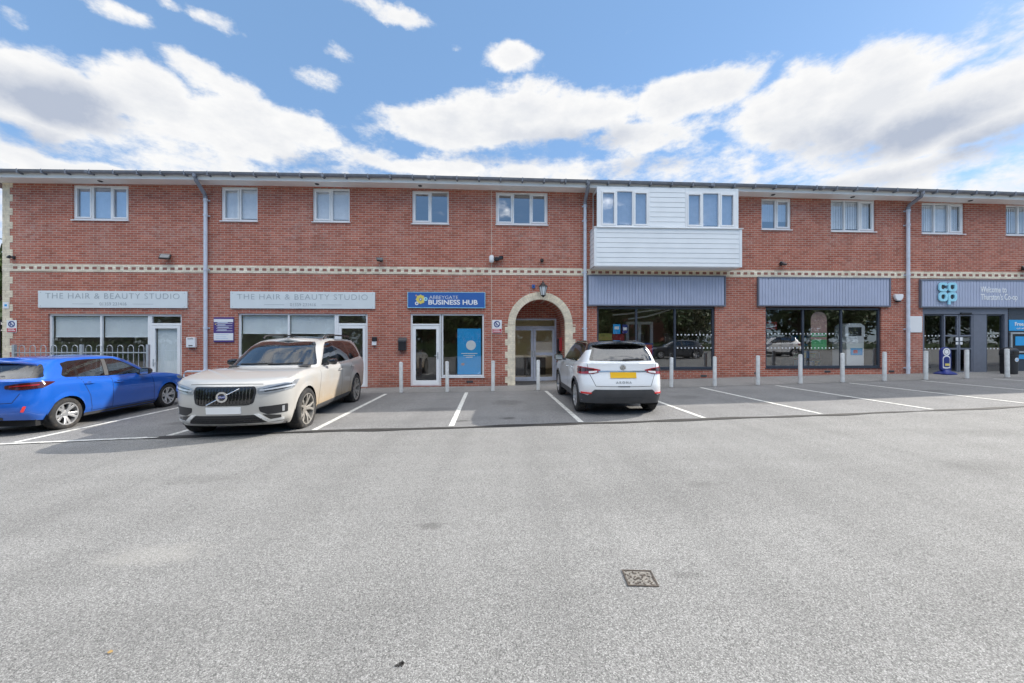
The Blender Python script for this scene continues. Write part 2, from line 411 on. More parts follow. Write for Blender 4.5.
# ------------------------------------------------------------------ the parade of shops
B = empty('shop_building', (0, 0, 0), label='long two storey red brick parade of shops with white windows and buff brick bands', cat='building')
XL, XR = -16.14, 40.0
ZE = [(-18,-.05),(-9,0),(-3,.01),(3,-.04),(9,-.085),(15,-.15),(20,-.23),(40,-.5)]
ze = lambda x: lerp_tab(ZE, x)
EX = [-16.75, -9, -3, 3, 9, 15, 20, 40.5]
SPR, AX, AR = 2.14, 1.54, .87
openings = {
 'W1': (-13.97,-12.19,5.58,6.73), 'W2': (-9.22,-8.02,5.61,6.75), 'W3': (-6.21,-4.97,5.62,6.75), 'W4': (-2.87,-1.62,5.60,6.73),
 'W5': (0.0,1.8,5.61,6.73), 'W8': (9.46,10.56,5.555,6.66), 'W9': (12.03,13.70,5.52,6.66), 'W10': (15.45,17.09,5.48,6.60), 'W11': (18.69,20.36,5.46,6.57),
 'H1': (-14.74,-10.49,-.30,2.46), 'H2': (-8.67,-4.37,0.0,2.50), 'HD': (-2.93,-1.88,0.02,2.51), 'HW': (-1.88,-.41,.33,2.51),
 'A': (AX-AR,AX+AR,-.2,SPR+AR), 'S1': (3.53,7.76,.58,2.80), 'S2': (9.61,13.92,.61,2.80), 'E': (15.49,18.79,.30,2.80), 'C': (18.79,21.6,.30,2.80),
 'BAY': (3.6,8.0,4.4,6.6)}
op = openings
def wall_with_holes(mb, x0, x1, z0, z1, holes, y=0.):
    xs = sorted({x0, x1, *[h[0] for h in holes], *[h[1] for h in holes], *[v for v in range(-15, 40, 5) if x0 < v < x1]})
    zs = sorted({z0, z1, *[max(z0, h[2]) for h in holes], *[h[3] for h in holes]})
    for xa, xb in zip(xs, xs[1:]):
        for za, zb in zip(zs, zs[1:]):
            cx, cz = (xa+xb)/2, (za+zb)/2
            if not any(h[0] < cx < h[1] and h[2] < cz < h[3] for h in holes):
                mb.quad((xa,y,za),(xb,y,za),(xb,y,zb),(xa,y,zb))
wb = MB()
wall_with_holes(wb, XL, XR, -.9, 6.84, list(op.values()))
for k, (a, b, c, d) in op.items():
    if k in ('A', 'BAY'): continue
    D = .14
    wb.quad((a,0,c),(a,D,c),(a,D,d),(a,0,d)); wb.quad((b,0,c),(b,0,d),(b,D,d),(b,D,c))
    wb.quad((a,0,c),(b,0,c),(b,D,c),(a,D,c)); wb.quad((a,0,d),(a,D,d),(b,D,d),(b,0,d))
# spandrels over the arch
N = 24
arc = [(AX+AR*math.cos(math.pi*i/N), SPR+AR*math.sin(math.pi*i/N)) for i in range(N+1)]
for (xa, za), (xb, zb) in zip(arc, arc[1:]):
    wb.quad((xa,0,za),(xa,0,SPR+AR),(xb,0,SPR+AR),(xb,0,zb))
wb.quad((XL,0,-.9),(XL,0,6.84),(XL,10,6.84),(XL,10,-.9))
wb.quad((XR,0,-.9),(XR,10,-.9),(XR,10,6.84),(XR,0,6.84))
wb.quad((XL,10,-.9),(XL,10,6.84),(XR,10,6.84),(XR,10,-.9))
wb.add([(XL,0,6.84),(XL,5,8.75),(XL,10,6.84)], [(0,1,2)]); wb.add([(XR,0,6.84),(XR,5,8.75),(XR,10,6.84)], [(0,2,1)])
wb.build('wall', M_brick, B)
MB().box(-.166, -.150, -.003, .01, -.1, 3.85).build('movement_joint', M_mortar, B)
MB().box(-.166, -.150, -.003, .01, 4.10, 6.77).build('movement_joint', M_mortar, B)

# roof, soffit, fascia, gutter
rb = MB(); sb = MB(); fb = MB(); gb = MB()
for xa, xb in zip(EX, EX[1:]):
    ea, eb = ze(xa), ze(xb)
    for (ya, za), (yb, zb) in (((-.58, 7.0), (5, 8.98)), ((5, 8.98), (10.6, 7.0))):
        rb.quad((xa,ya,za+ea),(xb,ya,za+eb),(xb,yb,zb+eb),(xa,yb,zb+ea))
    rb.quad((xa,-.58,6.965+ea),(xb,-.58,6.965+eb),(xb,-.58,7.0+eb),(xa,-.58,7.0+ea))
    rb.quad((xa,-.58,6.965+ea),(xa,10.6,6.965+ea),(xb,10.6,6.965+eb),(xb,-.58,6.965+eb))
    sb.quad((xa,-.47,6.79+ea),(xa,.02,6.79+ea),(xb,.02,6.79+eb),(xb,-.47,6.79+eb))
    fb.quad((xa,-.475,6.775+ea),(xb,-.475,6.775+eb),(xb,-.475,6.96+eb),(xa,-.475,6.96+ea))
    fb.quad((xa,-.475,6.775+ea),(xa,-.455,6.775+ea),(xb,-.455,6.775+eb),(xb,-.475,6.775+eb))
    fb.quad((xa,-.455,6.775+ea),(xa,-.455,6.787+ea),(xb,-.455,6.787+eb),(xb,-.455,6.775+eb))
rb.build('roof', M_roof, B)
sb.build('soffit', M_soffit, B)
fb.quad((-16.74,-.475,6.775+ze(-16.7)),(-16.74,10,6.775+ze(-16.7)),(-16.74,10,6.96+ze(-16.7)),(-16.74,-.475,6.96+ze(-16.7)))
fb.build('fascia', M_soffit, B)
gvs = []; gn = 12
for x in EX:
    for k in range(gn+1):
        a = math.pi + math.pi*k/gn
        gvs.append((x, -.555+.07*math.cos(a), 6.965+ze(x)+.075*math.sin(a)))
    for k in range(gn, -1, -1):
        a = math.pi + math.pi*k/gn
        gvs.append((x, -.555+.064*math.cos(a), 6.965+ze(x)+.069*math.sin(a)))
m_ = 2*gn+2
gfs = [(i*m_+k, i*m_+(k+1) % m_, (i+1)*m_+(k+1) % m_, (i+1)*m_+k) for i in range(len(EX)-1) for k in range(m_)]
gut = MB().add(gvs, gfs).build('gutter', M_gutter, B, smooth=True)
x = -16.4; bk0 = None
while x < 30:
    z = 6.965 + ze(x)
    if bk0 is None:
        bk = MB(); bk.box(-.022, .022, -.635, -.476, -.105, -.06); bk.box(-.02, .02, -.637, -.62, -.06, .025)
        o = bk0 = bk.build('bracket', M_gutter, gut)
    else: o = copy_tree(bk0, gut)
    o.location = (x, 0, z)
    x += .72
# joints between gutter lengths
for x in (-12.9, -5.6, -2.2, 2.2, 7.3, 11.2, 17.3):
    z = 6.965+ze(x)
    MB().box(x-.05, x+.05, -.634, -.476, z-.084, z+.012).build('joint', M_gutter, gut, bevel=.01)
for x in (-12.85, -5.95, -2.55, 9.7, 12.6, 17.0):   # small soffit vents
    z = 6.79+ze(x)
    MB().lathe([(0, -.02), (.05, -.02), (.07, 0)], Matrix.Translation((x, -.24, z-.004)), 14).build('soffit_light', M_darkgrey, B)

# quoins up the end of the building and buff string course
q = MB(); z = -.6; k = 0
while z < 6.74:
    w = .33 if k % 2 == 0 else .22
    for c in range(3):
        zz = z + c*.075
        n = 2 if w > .3 else 1
        xx = XL-.012
        for L in ([.215, .108] if (k+c) % 2 else [.108, .215]) if n == 2 else [.215]:
            q.box(xx+.004, xx+L-.004, -.012, .11, zz+.004, min(zz+.071, 6.775)); xx += L+.004
    z += .225; k += 1
q.build('corner_quoins', M_buffblock, B)
MB().box(XL-.006, XL+.22, -.006, .05, -.6, 6.77).build('quoin_mortar', M_mortar, B)
st = MB()
st.box(XL-.01, 3.0, -.014, .02, 3.855, 4.095); st.box(3.002, XR, -.014, .02, 3.85, 4.085)
sc_ = st.build('string_course', M_buff, B)
hd = MB(); x = XL+.33
while x < 34:
    hd.box(x, x+.136, -.0165, 0, 3.932 if x < 3 else 3.926, 4.018 if x < 3 else 4.012); x += .2485
hd.build('red_headers', M_redblock, sc_)

# arch of buff voussoirs and toothed jambs
ar = MB(); nv = 36
for i in range(nv):
    a0 = math.pi*i/nv + .006; a1 = math.pi*(i+1)/nv - .006
    for r0, r1 in ((AR+.002, AR+.128), (AR+.136, AR+.258)):
        pts = [(AX+r*math.cos(a), SPR+r*math.sin(a)) for r, a in ((r0,a0),(r1,a0),(r1,a1),(r0,a1))]
        ar.prism(pts, -.022, .12)
for s in (-1, 1):
    z = -.1; k = 0
    while z < SPR-.03:
        w = .27 if (k//3) % 2 == 0 else .36
        L = [.105, w-.109] if k % 2 else [w-.109, .105]
        xx = 0
        for l in L:
            a, b = AX+s*(AR+xx+.003), AX+s*(AR+xx+l-.003)
            ar.box(min(a,b), max(a,b), -.014, .12, z+.003, z+.069); xx += l+.003
        z += .072; k += 1
    a, b = AX+s*(AR-.01), AX+s*(AR+.37)
    ar.box(min(a,b), max(a,b), -.024, .12, SPR-.03, SPR-.004)
arch = ar.build('entrance_arch', M_buffblock, B)
mo = MB()
mo.prism([(AX+(AR+.004)*math.cos(math.pi*i/N), SPR+(AR+.004)*math.sin(math.pi*i/N)) for i in range(N+1)] +
         [(AX+(AR+.255)*math.cos(math.pi*i/N), SPR+(AR+.255)*math.sin(math.pi*i/N)) for i in range(N, -1, -1)], -.013, -.002)
for s in (-1, 1):
    a, b = AX+s*(AR+.004), AX+s*(AR+.265)
    mo.box(min(a,b), max(a,b), -.009, -.002, -.1, SPR-.03)
mo.build('mortar_bed', M_mortar, arch)
# porch behind the arch
po = MB(); PD = 1.25
for (xa, za), (xb, zb) in zip(arc, arc[1:]): po.quad((xa,.12,za),(xb,.12,zb),(xb,PD,zb),(xa,PD,za))
for s in (-1, 1): po.quad((AX+s*AR,.12,-.2),(AX+s*AR,.12,SPR),(AX+s*AR,PD,SPR),(AX+s*AR,PD,-.2))
wall_with_holes(po, AX-AR-.01, AX+AR+.01, -.2, SPR+AR+.01, [(.55,2.30,.05,2.42)], PD)
po.build('porch_wall', M_brick, B)
MB().box(AX-AR, AX+AR, .02, PD+.2, -.2, .05).build('porch_floor', M_darkgrey, B)

# ---- windows
def frame_bars(mb, x0, x1, z0, z1, y0, y1, w, splits=(), rails=()):
    mb.box(x0, x1, y0, y1, z0, z0+w); mb.box(x0, x1, y0, y1, z1-w, z1)
    mb.box(x0, x0+w, y0, y1, z0+w, z1-w); mb.box(x1-w, x1, y0, y1, z0+w, z1-w)
    for s in splits: mb.box(s-w/2, s+w/2, y0+.002, y1-.002, z0+w, z1-w)
    for r in rails: mb.box(x0+w, x1-w, y0+.003, y1-.003, r-w/2, r+w/2)

def window(x0, x1, z0, z1, n, openers, blind=None, y=.05, drop=1., gl=None):
    f = MB(); w = .055
    ws = (x1-x0)/n
    frame_bars(f, x0, x1, z0, z1, y, y+.07, w, [x0+ws*i for i in range(1, n)])
    for i in range(n):
        a, b = x0+ws*i+(w if i == 0 else w/2), x0+ws*(i+1)-(w if i == n-1 else w/2)
        if openers[i]: frame_bars(f, a+.003, b-.003, z0+w+.003, z1-w-.003, y-.014, y+.05, .05)
    fr = f.build('window', M_white, B, bevel=.005)
    p = MB(); p.quad((x0+.03,y+.04,z0+.03),(x1-.03,y+.04,z0+.03),(x1-.03,y+.04,z1-.03),(x0+.03,y+.04,z1-.03))
    p.build('pane', gl or M_glassup, fr)
    s = MB(); s.prism([(y, z0), (-.045, z0-.012), (-.045, z0-.04), (y, z0-.03)], x0-.02, x1+.02)
    s.v = [(b, a, c) for a, b, c in s.v]
    s.build('sill', M_white, fr)
    if blind in ('vertical', 'pale'):
        m = M_vblind if blind == 'vertical' else M_paleblind
        bl = MB(); x = x0+.06; pitch = .089; zt = z1-.06; zb = z1-(z1-z0-.1)*drop
        bl.box(x0+.05, x1-.05, y+.09, y+.12, zt-.03, zt)
        while x < x1-.1:
            a = rng.uniform(-.10, .10)+.16
            M = Matrix.Translation((x+pitch/2, y+.105, (zt+zb)/2)) @ Matrix.Rotation(a, 4, 'Z')
            bl.obox(M, pitch*1.09, .002, zt-zb-.03); x += pitch
        bl.build('blind', m, fr)
    return fr
window(*op['W1'], 3, (1,0,1), 'vertical', drop=1)
window(*op['W2'], 2, (1,0), 'pale', gl=M_glasspale)
window(*op['W3'], 2, (1,0), 'pale', gl=M_glasspale)
window(*op['W4'], 2, (1,0), None)
window(*op['W5'], 3, (1,0,1), None)
window(*op['W8'], 2, (0,1), 'pale', drop=.8)
window(*op['W9'], 3, (0,0,1), 'pale', gl=M_glasspale)
window(*op['W10'], 3, (0,0,1), 'pale', gl=M_glasspale)
window(*op['W11'], 3, (0,0,1), 'pale', gl=M_glasspale)

# ---- clad bay on the upper floor
by = MB()
def boards(mb, x0, x1, z0, z1, y, pitch=.165):
    z = z1
    while z > z0+.01:
        zb = max(z0, z-pitch)
        mb.add([(x0,y-.001,z),(x1,y-.001,z),(x1,y-.013,zb+.010),(x0,y-.013,zb+.010),(x0,y,zb),(x1,y,zb)], [(0,3,2,1),(3,4,5,2)])
        z -= pitch
BX0, BX1, BY = 3.29, 8.31, -.60
boards(by, BX0+.06, BX1-.06, 4.07, 5.35, BY)
for sx, xx in ((-1, BX0), (1, BX1)):
    z = 5.35
    while z > 4.08:
        zb = max(4.07, z-.165)
        by.add([(xx,BY+.03,z),(xx,0,z),(xx+sx*.016,0,zb+.012),(xx+sx*.016,BY+.03,zb+.012),(xx,0,zb),(xx,BY+.03,zb)], [(0,1,2,3),(3,2,4,5)])
        z -= .165
    by.box(min(xx-sx*.065, xx+sx*.02), max(xx-sx*.065, xx+sx*.02), BY-.024, BY+.04, 4.065, 5.35)
UX0, UX1, UY = 3.38, 8.24, -.555
b1 = (3.47, 5.17, 5.39, 6.64); b2 = (6.40, 8.16, 5.39, 6.62)
boards(by, b1[1]+.002, b2[0]-.002, 5.37, 6.74, UY)
for a, b in ((UX0, b1[0]), (b2[1], UX1)): by.box(a, b, UY-.012, UY+.03, 5.37, 6.74)
for bb in (b1, b2): by.box(bb[0], bb[1], UY-.01, UY+.03, bb[3], 6.74)
by.box(UX1-.02, UX1, UY+.03, 0, 5.37, 6.74)
by.box(UX0, UX0+.02, UY+.03, 0, 5.37, 5.42); by.box(UX0, UX0+.02, UY+.03, 0, 6.6, 6.74); by.box(UX0, UX0+.02, -.05, 0, 5.42, 6.6)
bay = by.build('clad_bay', M_clad, B)
MB().box(BX0-.03, BX1+.06, BY-.05, 0, 5.352, 5.378).build('ledge', M_white, bay, bevel=.006)
MB().box(BX0+.02, BX1-.02, BY+.004, .0, 4.055, 4.068).build('underside', M_soffit, bay)
MB().quad((UX0+.01,UY+.03,5.42),(UX0+.01,-.05,5.42),(UX0+.01,-.05,6.6),(UX0+.01,UY+.03,6.6)).build('side_pane', M_glassup, bay)
MB().box(UX0+.03, UX1-.03, UY+.25, UY+.27, 5.4, 6.7).build('screen', M_dark, bay)
window(*b1, 3, (1,0,1), 'vertical', y=UY-.02)
window(*b2, 3, (1,0,1), 'vertical', y=UY-.02)

# ---- rooms
def room(x0, x1, z0, z1, y0, y1, m=M_inner, mf=None):
    r = MB()
    r.quad((x0,y1,z0),(x1,y1,z0),(x1,y1,z1),(x0,y1,z1)); r.quad((x0,y0,z0),(x0,y1,z0),(x0,y1,z1),(x0,y0,z1))
    r.quad((x1,y0,z0),(x1,y0,z1),(x1,y1,z1),(x1,y1,z0)); r.quad((x0,y0,z1),(x0,y1,z1),(x1,y1,z1),(x1,y0,z1))
    r.cur = 1
    r.quad((x0,y0,z0),(x1,y0,z0),(x1,y1,z0),(x0,y1,z0))
    return r.build('room', [m, mf or M_floorin], B)
room(-15.9, 20.9, 4.3, 6.83, .145, 4, M_inner)
room(-15.6, -9.9, -.1, 2.9, .145, 5)
room(-9.7, -3.6, .01, 2.9, .145, 5)
room(-3.5, .1, .01, 2.9, .145, 5, M_innerbrick)
room(.25, 3.0, .04, 2.95, PD+.06, 7, M_inner)
room(3.1, 8.6, .3, 3.0, .145, 5.5, M_innerbrick)
room(8.8, 15.0, .34, 3.0, .145, 5.5, M_innerbrick)
room(15.05, 22, .355, 3.0, .145, 6, M_innerbrick)

# ---- shopfronts
def pane(x0, x1, z0, z1, y, parent, m=None):
    return MB().quad((x0,y,z0),(x1,y,z0),(x1,y,z1),(x0,y,z1)).build('pane', m or M_glass, parent)
def shop_window(x0, x1, z0, z1, splits, m, w=.06, y=.05, sill=True):
    f = MB(); frame_bars(f, x0, x1, z0, z1, y, y+.07, w, splits)
    if sill: f.box(x0-.02, x1+.02, -.03, y+.01, z0-.03, z0)
    o = f.build('shop_window', m, B, bevel=.006)
    pane(x0+.03, x1-.03, z0+.03, z1-.03, y+.035, o, M_glass if m is M_white else M_glasscoop)
    return o
def door(x0, x1, z0, z1, m, y=.05, w=.10, hinge='l', parent=B, handle=True, rails=()):
    f = MB(); frame_bars(f, x0+.004, x1-.004, z0+.01, z1-.004, y-.012, y+.045, w, (), rails)
    f.box(x0+w, x1-w, y-.010, y+.043, z0+w, z0+w+.06)
    o = f.build('door', m, parent, bevel=.006)
    pane(x0+w-.01, x1-w+.01, z0+w, z1-w+.01, y+.02, o)
    if handle:
        hx = x1-w*.55 if hinge == 'l' else x0+w*.55
        h = MB(); zc = z0+1.02
        h.box(hx-.02, hx+.02, y-.02, y-.012, zc-.12, zc+.12); h.tube([(hx,y-.013,zc),(hx,y-.06,zc),(hx+(-.11 if hinge == 'l' else .11),y-.06,zc)], .010)
        h.build('handle', M_steel, o)
    return o
def hair_front(x0, x1, z0, z1, mull, dx, tz, dz0, drop):
    f = shop_window(x0, dx, z0+.35, z1, [mull], M_white)
    sp = MB().box(x0, dx, .06, .12, z0, z0+.32).build('stall_riser', M_white, f)
    bl = MB()
    for a, b in ((x0+.07, mull-.03), (mull+.03, dx-.05)):
        bl.box(a, b, .16, .163, drop, z1-.08); bl.lathe([(.012,0),(.012,b-a)], Matrix.Translation((a,.16,drop)) @ Matrix.Rotation(R(90),4,'Y'), 8)
    bl.build('roller_blind', M_blind, f)
    t = MB(); frame_bars(t, dx+.002, x1, dz0, z1, .05, .12, .07, (), [tz+.04])
    fr = t.build('door_frame', M_white, B, bevel=.006)
    pane(dx+.05, x1-.05, tz+.06, z1-.05, .085, fr)
    d = door(dx+.075, x1-.075, dz0+.02, tz, M_white, hinge='r')
    return f, d
f1, d1 = hair_front(*op['H1'], -13.12, -11.56, 2.09, -.2, 1.70)
f2, d2 = hair_front(*op['H2'], -7.03, -5.44, 2.10, .0, 1.82)
MB().box(-11.38, -10.67, .14, .142, 0.1, 1.99).build('frosted_film', M_blind, d1)
fh = shop_window(*op['HW'], [], M_white)
t = MB(); frame_bars(t, -2.93, -1.882, .02, 2.51, .05, .12, .06, (), [2.13])
frh = t.build('door_frame', M_white, B, bevel=.006)
pane(-2.88, -1.93, 2.16, 2.46, .085, frh)
door(-2.87, -1.94, .04, 2.09, M_white, hinge='l', w=.11)
# porch doors: pale aluminium pair
t = MB(); frame_bars(t, .55, 2.30, .05, 2.42, PD-.03, PD+.05, .06, (), [2.10])
frp = t.build('porch_door_frame', M_pipe, B, bevel=.006)
pane(.6, 2.25, 2.13, 2.37, PD+.02, frp)
door(.615, 1.42, .06, 2.06, M_pipe, y=PD-.02, w=.085, hinge='l')
d = door(1.425, 2.235, .06, 2.06, M_pipe, y=PD-.02, w=.085, hinge='r')
MB().box(1.51, 2.15, PD-.035, PD-.022, 1.02, 1.13).build('push_bar', M_pipe, d, bevel=.01)
# supermarket windows
def dots(parent, x0, x1, zs, y=.083, p=.135):
    m = MB(); 
    for z in zs:
        x = x0
        while x < x1:
            m.lathe([(.0,0),(.026,0),(.026,.002)], Matrix.Translation((x,y,z)) @ Matrix.Rotation(R(90),4,'X'), 10); x += p
    return m.build('glass_dots', M_whitep, parent)
w1 = shop_window(*op['S1'][:3], 2.77, [4.95, 6.34], M_coopdark, w=.07)
w2 = shop_window(*op['S2'][:3], 2.76, [11.04, 12.47], M_coopdark, w=.07)
dots(w1, 6.45, 7.68, (1.32, 1.79)); dots(w2, 9.75, 12.3, (1.32, 1.83))
# supermarket entrance
hd_ = MB(); hd_.box(15.49, 18.79, .01, .12, 2.55, 2.80); hd_.box(18.66, 18.79, .01, .13, .30, 2.55); hd_.box(15.49, 15.56, .01, .13, .3, 2.55)
hd_.box(17.47, 17.98, .03, .13, .3, 2.55)
eh = hd_.build('entrance_surround', M_coopframe, B, bevel=.005)
MB().box(16.93, 17.35, -.03, .02, 2.54, 2.61).build('door_sensor', M_black, eh, bevel=.02)
e1 = shop_window(15.565, 16.33, .33, 2.545, [], M_coopdark, w=.05, sill=False); dots(e1, 15.68, 16.28, (1.29, 1.76))
e2 = shop_window(17.985, 18.655, .33, 2.545, [], M_coopdark, w=.05, sill=False); dots(e2, 18.08, 18.6, (1.29, 1.76))
for x0, x1, h in ((16.34, 16.915, 'l'), (16.925, 17.465, 'r')):
    dd = door(x0, x1, .34, 2.54, M_coopframe, w=.055, hinge=h, handle=False, rails=[1.28, 1.76])
    m = MB(); c = x1-.12 if h == 'l' else x0+.03
    m.box(c, c+.1, .03, .034, 1.57, 1.70); m.box(c, c+.1, .03, .034, 1.44, 1.53)
    m.build('door_notice', M_whitep, dd)
# wall around the cash machine
MB().box(18.795, 21.6, .03, .12, .30, 2.56).build('cash_machine_wall', M_coopdark, B)
MB().box(18.795, 21.6, .02, .14, 2.563, 2.80).build('cash_machine_lintel', M_coopdark, B)

# downpipes
for x, ang in ((-9.65, 0), (3.09, 0), (14.83, 0)):
    zt = 6.32
    zg = 6.88 + ze(x)
    p = MB().tube([(x,-.09,g0(x)-.1),(x,-.09,2.1),(x,-.09,zt)], .055, 14).build('downpipe', M_pipe, B, smooth=True)
    MB().tube([(x,-.09,zt-.02),(x,-.095,zt+.05),(x,-.13,zt+.12),(x,-.50,zg-.12),(x,-.55,zg-.04),(x,-.555,zg+.05)], .060, 14).build('swan_neck', M_swan, p, smooth=True)
    for z in (.6, 2.0, 3.95, 5.75, 6.26):
        c = MB(); c.lathe([(.058,-.03),(.068,-.03),(.068,.03),(.058,.03)], Matrix.Translation((x,-.09,z)), 14); c.box(x-.09, x+.09, -.03, -.002, z-.02, z+.02)
        c.build('pipe_clip', M_pipe, p)
# air bricks and door steps
for x, z in ((-.9, .16), (7.35, .33), (9.3, .42), (11.9, .47), (14.3, .47)):
    a = MB(); a.box(x-.11, x+.11, -.006, .01, z-.035, z+.035); a.build('air_brick', M_darkgrey, B)
# ------------------------------------------------------------------ signs
RX = (R(90), 0, 0)
def hair_sign(x0, x1, z0, z1, label, cap):
    r = empty('shop_sign', (0, 0, 0), label=label, cat='shop sign', group='beauty studio signs')
    MB().box(x0, x1, -.045, -.004, z0, z1).build('panel', M_signgrey, r, bevel=.006)
    cx = (x0+x1)/2; W_ = x1-x0
    t = text('lettering', 'THE HAIR & BEAUTY STUDIO', .27, (cx, -.047, z0+.385), M_signtext, r, RX, space=1.12, offset=-.004)
    t.scale.x = .90*W_/max(.1, t.dimensions.x)
    t2 = text('phone_lettering', '01359 231416', .15, (cx, -.047, z0+.13), M_signtext, r, RX, offset=-.002)
    m = MB(); 
    for s in (-1, 1): m.box(cx+s*.95-.33, cx+s*.95+.33, -.0475, -.046, z0+.125, z0+.135)
    m.build('rule', M_signtext, r)
    f = MB()
    for x in (x0+.08, x1-.08):
        for z in (z0+.06, z1-.06): f.lathe([(0,.006),(.012,.005),(.014,0)], Matrix.Translation((x,-.045,z)) @ Matrix.Rotation(R(90),4,'X'), 8)
    f.build('fixing', M_steel, r)
hair_sign(-15.0, -10.28, 2.66, 3.22, 'pale grey beauty studio sign board behind the blue hatchback', 0)
hair_sign(-8.89, -4.11, 2.66, 3.23, 'pale grey beauty studio sign board above the beige estate car', 0)

hs = empty('shop_sign', label='bright blue business hub sign with white letters and yellow flower emblem', cat='shop sign')
MB().box(-3.01, -.37, -.055, -.004, 2.70, 3.24).build('panel', M_blue, hs, bevel=.004)
f = MB(); frame_bars(f, -3.012, -.368, 2.698, 3.242, -.060, -.05, .016); f.build('trim', M_palecyan, hs)
t = text('lettering', 'ABBEYGATE', .165, (-2.28, -.058, 3.055), M_whitep, hs, RX, align='LEFT', offset=-.002); t.scale.x = .98/t.dimensions.x
t = text('bold_lettering', 'BUSINESS HUB', .225, (-2.32, -.058, 2.885), M_whitep, hs, RX, align='LEFT', offset=.006); t.scale.x = 1.68/t.dimensions.x
def ring(mb, cx, cz, r0, r1, y, n=20):
    mb.lathe([(r0,0),(r1,0),(r1,.006),(r0,.006)], Matrix.Translation((cx,y,cz)) @ Matrix.Rotation(R(90),4,'X'), n, closed=True)
e = MB(); ring(e, -2.57, 2.99, .05, .145, -.056)
for k in range(8):
    a = k*math.pi/4; ring(e, -2.57+.13*math.cos(a), 2.99+.13*math.sin(a), .0, .034, -.057, 10)
em = e.build('emblem', M_yellow, hs)
e = MB(); ring(e, -2.40, 3.0, .03, .065, -.058); e.build('emblem_ring', M_palecyan, em)
e = MB(); ring(e, -2.70, 2.85, .028, .06, -.058); ring(e, -2.57, 2.99, .0, .028, -.059); e.build('emblem_dot', M_whitep, em)
e = MB(); ring(e, -2.72, 3.12, .0, .03, -.058); e.build('emblem_spot', M_pink, em)

def fascia(x0, x1, z0, z1, label):
    r = empty('fascia_board', label=label, cat='fascia board', group='grey supermarket fascia boards')
    m = MB(); x = x0+.05; m.box(x0+.05, x1-.05, -.05, -.004, z0+.03, z1-.03)
    pw = .108; n = int((x1-x0-.1)/pw); pw = (x1-x0-.1)/n
    for i in range(n): m.box(x+.0075, x+pw-.0075, -.066, -.05, z0+.035, z1-.035); x += pw
    m.build('panel', M_coop, r)
    f = MB(); frame_bars(f, x0, x1, z0, z1, -.085, -.003, .045); f.build('surround', M_coopframe, r, bevel=.004)
    return r
fascia(3.17, 8.11, 2.79, 3.87, 'blank grey planked fascia board under the white clad bay')
fascia(9.28, 14.20, 2.80, 3.845, 'blank grey planked fascia board between the clad bay and the supermarket sign')
cf = fascia(15.33, 21.9, 2.775, 3.80, 'grey planked fascia board with blue supermarket logo and welcome lettering')
for i, s in enumerate(('Welcome to', 'Thurston\u2019s Co-op')):
    t = text('lettering', s, .31, (17.62, -.066, 3.43-.27*i), M_whitep, cf, RX, align='LEFT', extrude=.006, offset=.003)
    t.scale.x = (1.0, 1.42)[i]/t.dimensions.x
# four rounded letters C O O P of the logo, standing off the boards
def rr(cx, cz, w, r, n=5):
    """rounded square outline"""
    pts = []
    for k, (sx, sz) in enumerate(((1,1),(-1,1),(-1,-1),(1,-1))):
        for i in range(n+1):
            a = math.pi/2*k + math.pi/2*i/n
            pts.append((cx+sx*(w-r)+r*math.cos(a), cz+sz*(w-r)+r*math.sin(a)))
    return pts
def ringpoly(mb, cx, cz, w, r, wi, ri, y0, y1, skip=()):
    o = rr(cx, cz, w, r); i_ = rr(cx, cz, wi, ri); n = len(o)
    for k in range(n):
        if k in skip: continue
        k2 = (k+1) % n
        mb.prism([o[k], o[k2], i_[k2], i_[k]], y0, y1)
lg = MB(); lx, lz, s_ = 16.29, 3.34, .175
for dx, dz, sk in ((-1, 1, (22, 23, 0)), (1, 1, ()), (-1, -1, ()), (1, -1, ())):
    ringpoly(lg, lx+dx*s_, lz+dz*s_, .165, .115, .082, .06, -.14, -.10, sk)
lg.box(lx+s_-.165, lx+s_-.082, -.141, -.099, lz-s_-.28, lz-s_-.02)
lo = lg.build('logo', M_palecyan, cf)
m = MB()
for dx in (-1, 1):
    for dz in (-1, 1): m.box(lx+dx*s_-.13, lx+dx*s_+.13, -.10, -.07, lz+dz*s_-.13, lz+dz*s_+.13)
m.build('backing', M_darkgrey, lo)

def parking_sign(x0, x1, z0, z1, label):
    r = empty('warning_sign', label=label, cat='warning sign', group='no parking signs')
    MB().box(x0, x1, -.022, -.016, z0, z1).build('plate', M_whitep, r)
    cx = (x0+x1)/2; w = x1-x0; cz = z1-.42*w
    m = MB(); ring(m, cx, cz, .24*w, .33*w, -.023); 
    m.obox(Matrix.Translation((cx,-.026,cz)) @ Matrix.Rotation(R(45),4,'Y'), .56*w, .006, .07*w)
    m.box(cx-.13*w, cx-.06*w, -.027, -.023, cz-.17*w, cz+.17*w)
    m.build('symbol', M_navy, r)
    MB().box(x0+.012, x1-.012, -.026, -.021, z0+.015, z0+.44*w).build('band', M_red, r)
    t = MB()
    for k in range(2): t.box(x0+.04, x1-.04-.03*k, -.0275, -.0255, z0+.07+.05*k-.02, z0+.07+.05*k+.0)
    t.build('writing', M_whitep, r)
parking_sign(-16.0, -15.69, 1.85, 2.25, 'white and red no parking sign on the buff corner bricks')
parking_sign(-.13, .20, 1.84, 2.29, 'white and red no parking sign between the hub window and the arch')
r = empty('small_sign', label='small white notice plate high on the buff brick corner', cat='sign')
MB().box(-16.11, -15.93, -.03, -.018, 2.63, 2.84).build('plate', M_whitep, r)
MB().box(-16.06, -15.98, -.032, -.029, 2.70, 2.77).build('symbol', M_cyan, r)
r = empty('notice_board', label='purple and white notice board beside the grey downpipe', cat='notice board')
MB().box(-9.43, -8.78, -.04, -.004, 1.53, 2.36).build('board', M_purple, r, bevel=.005)
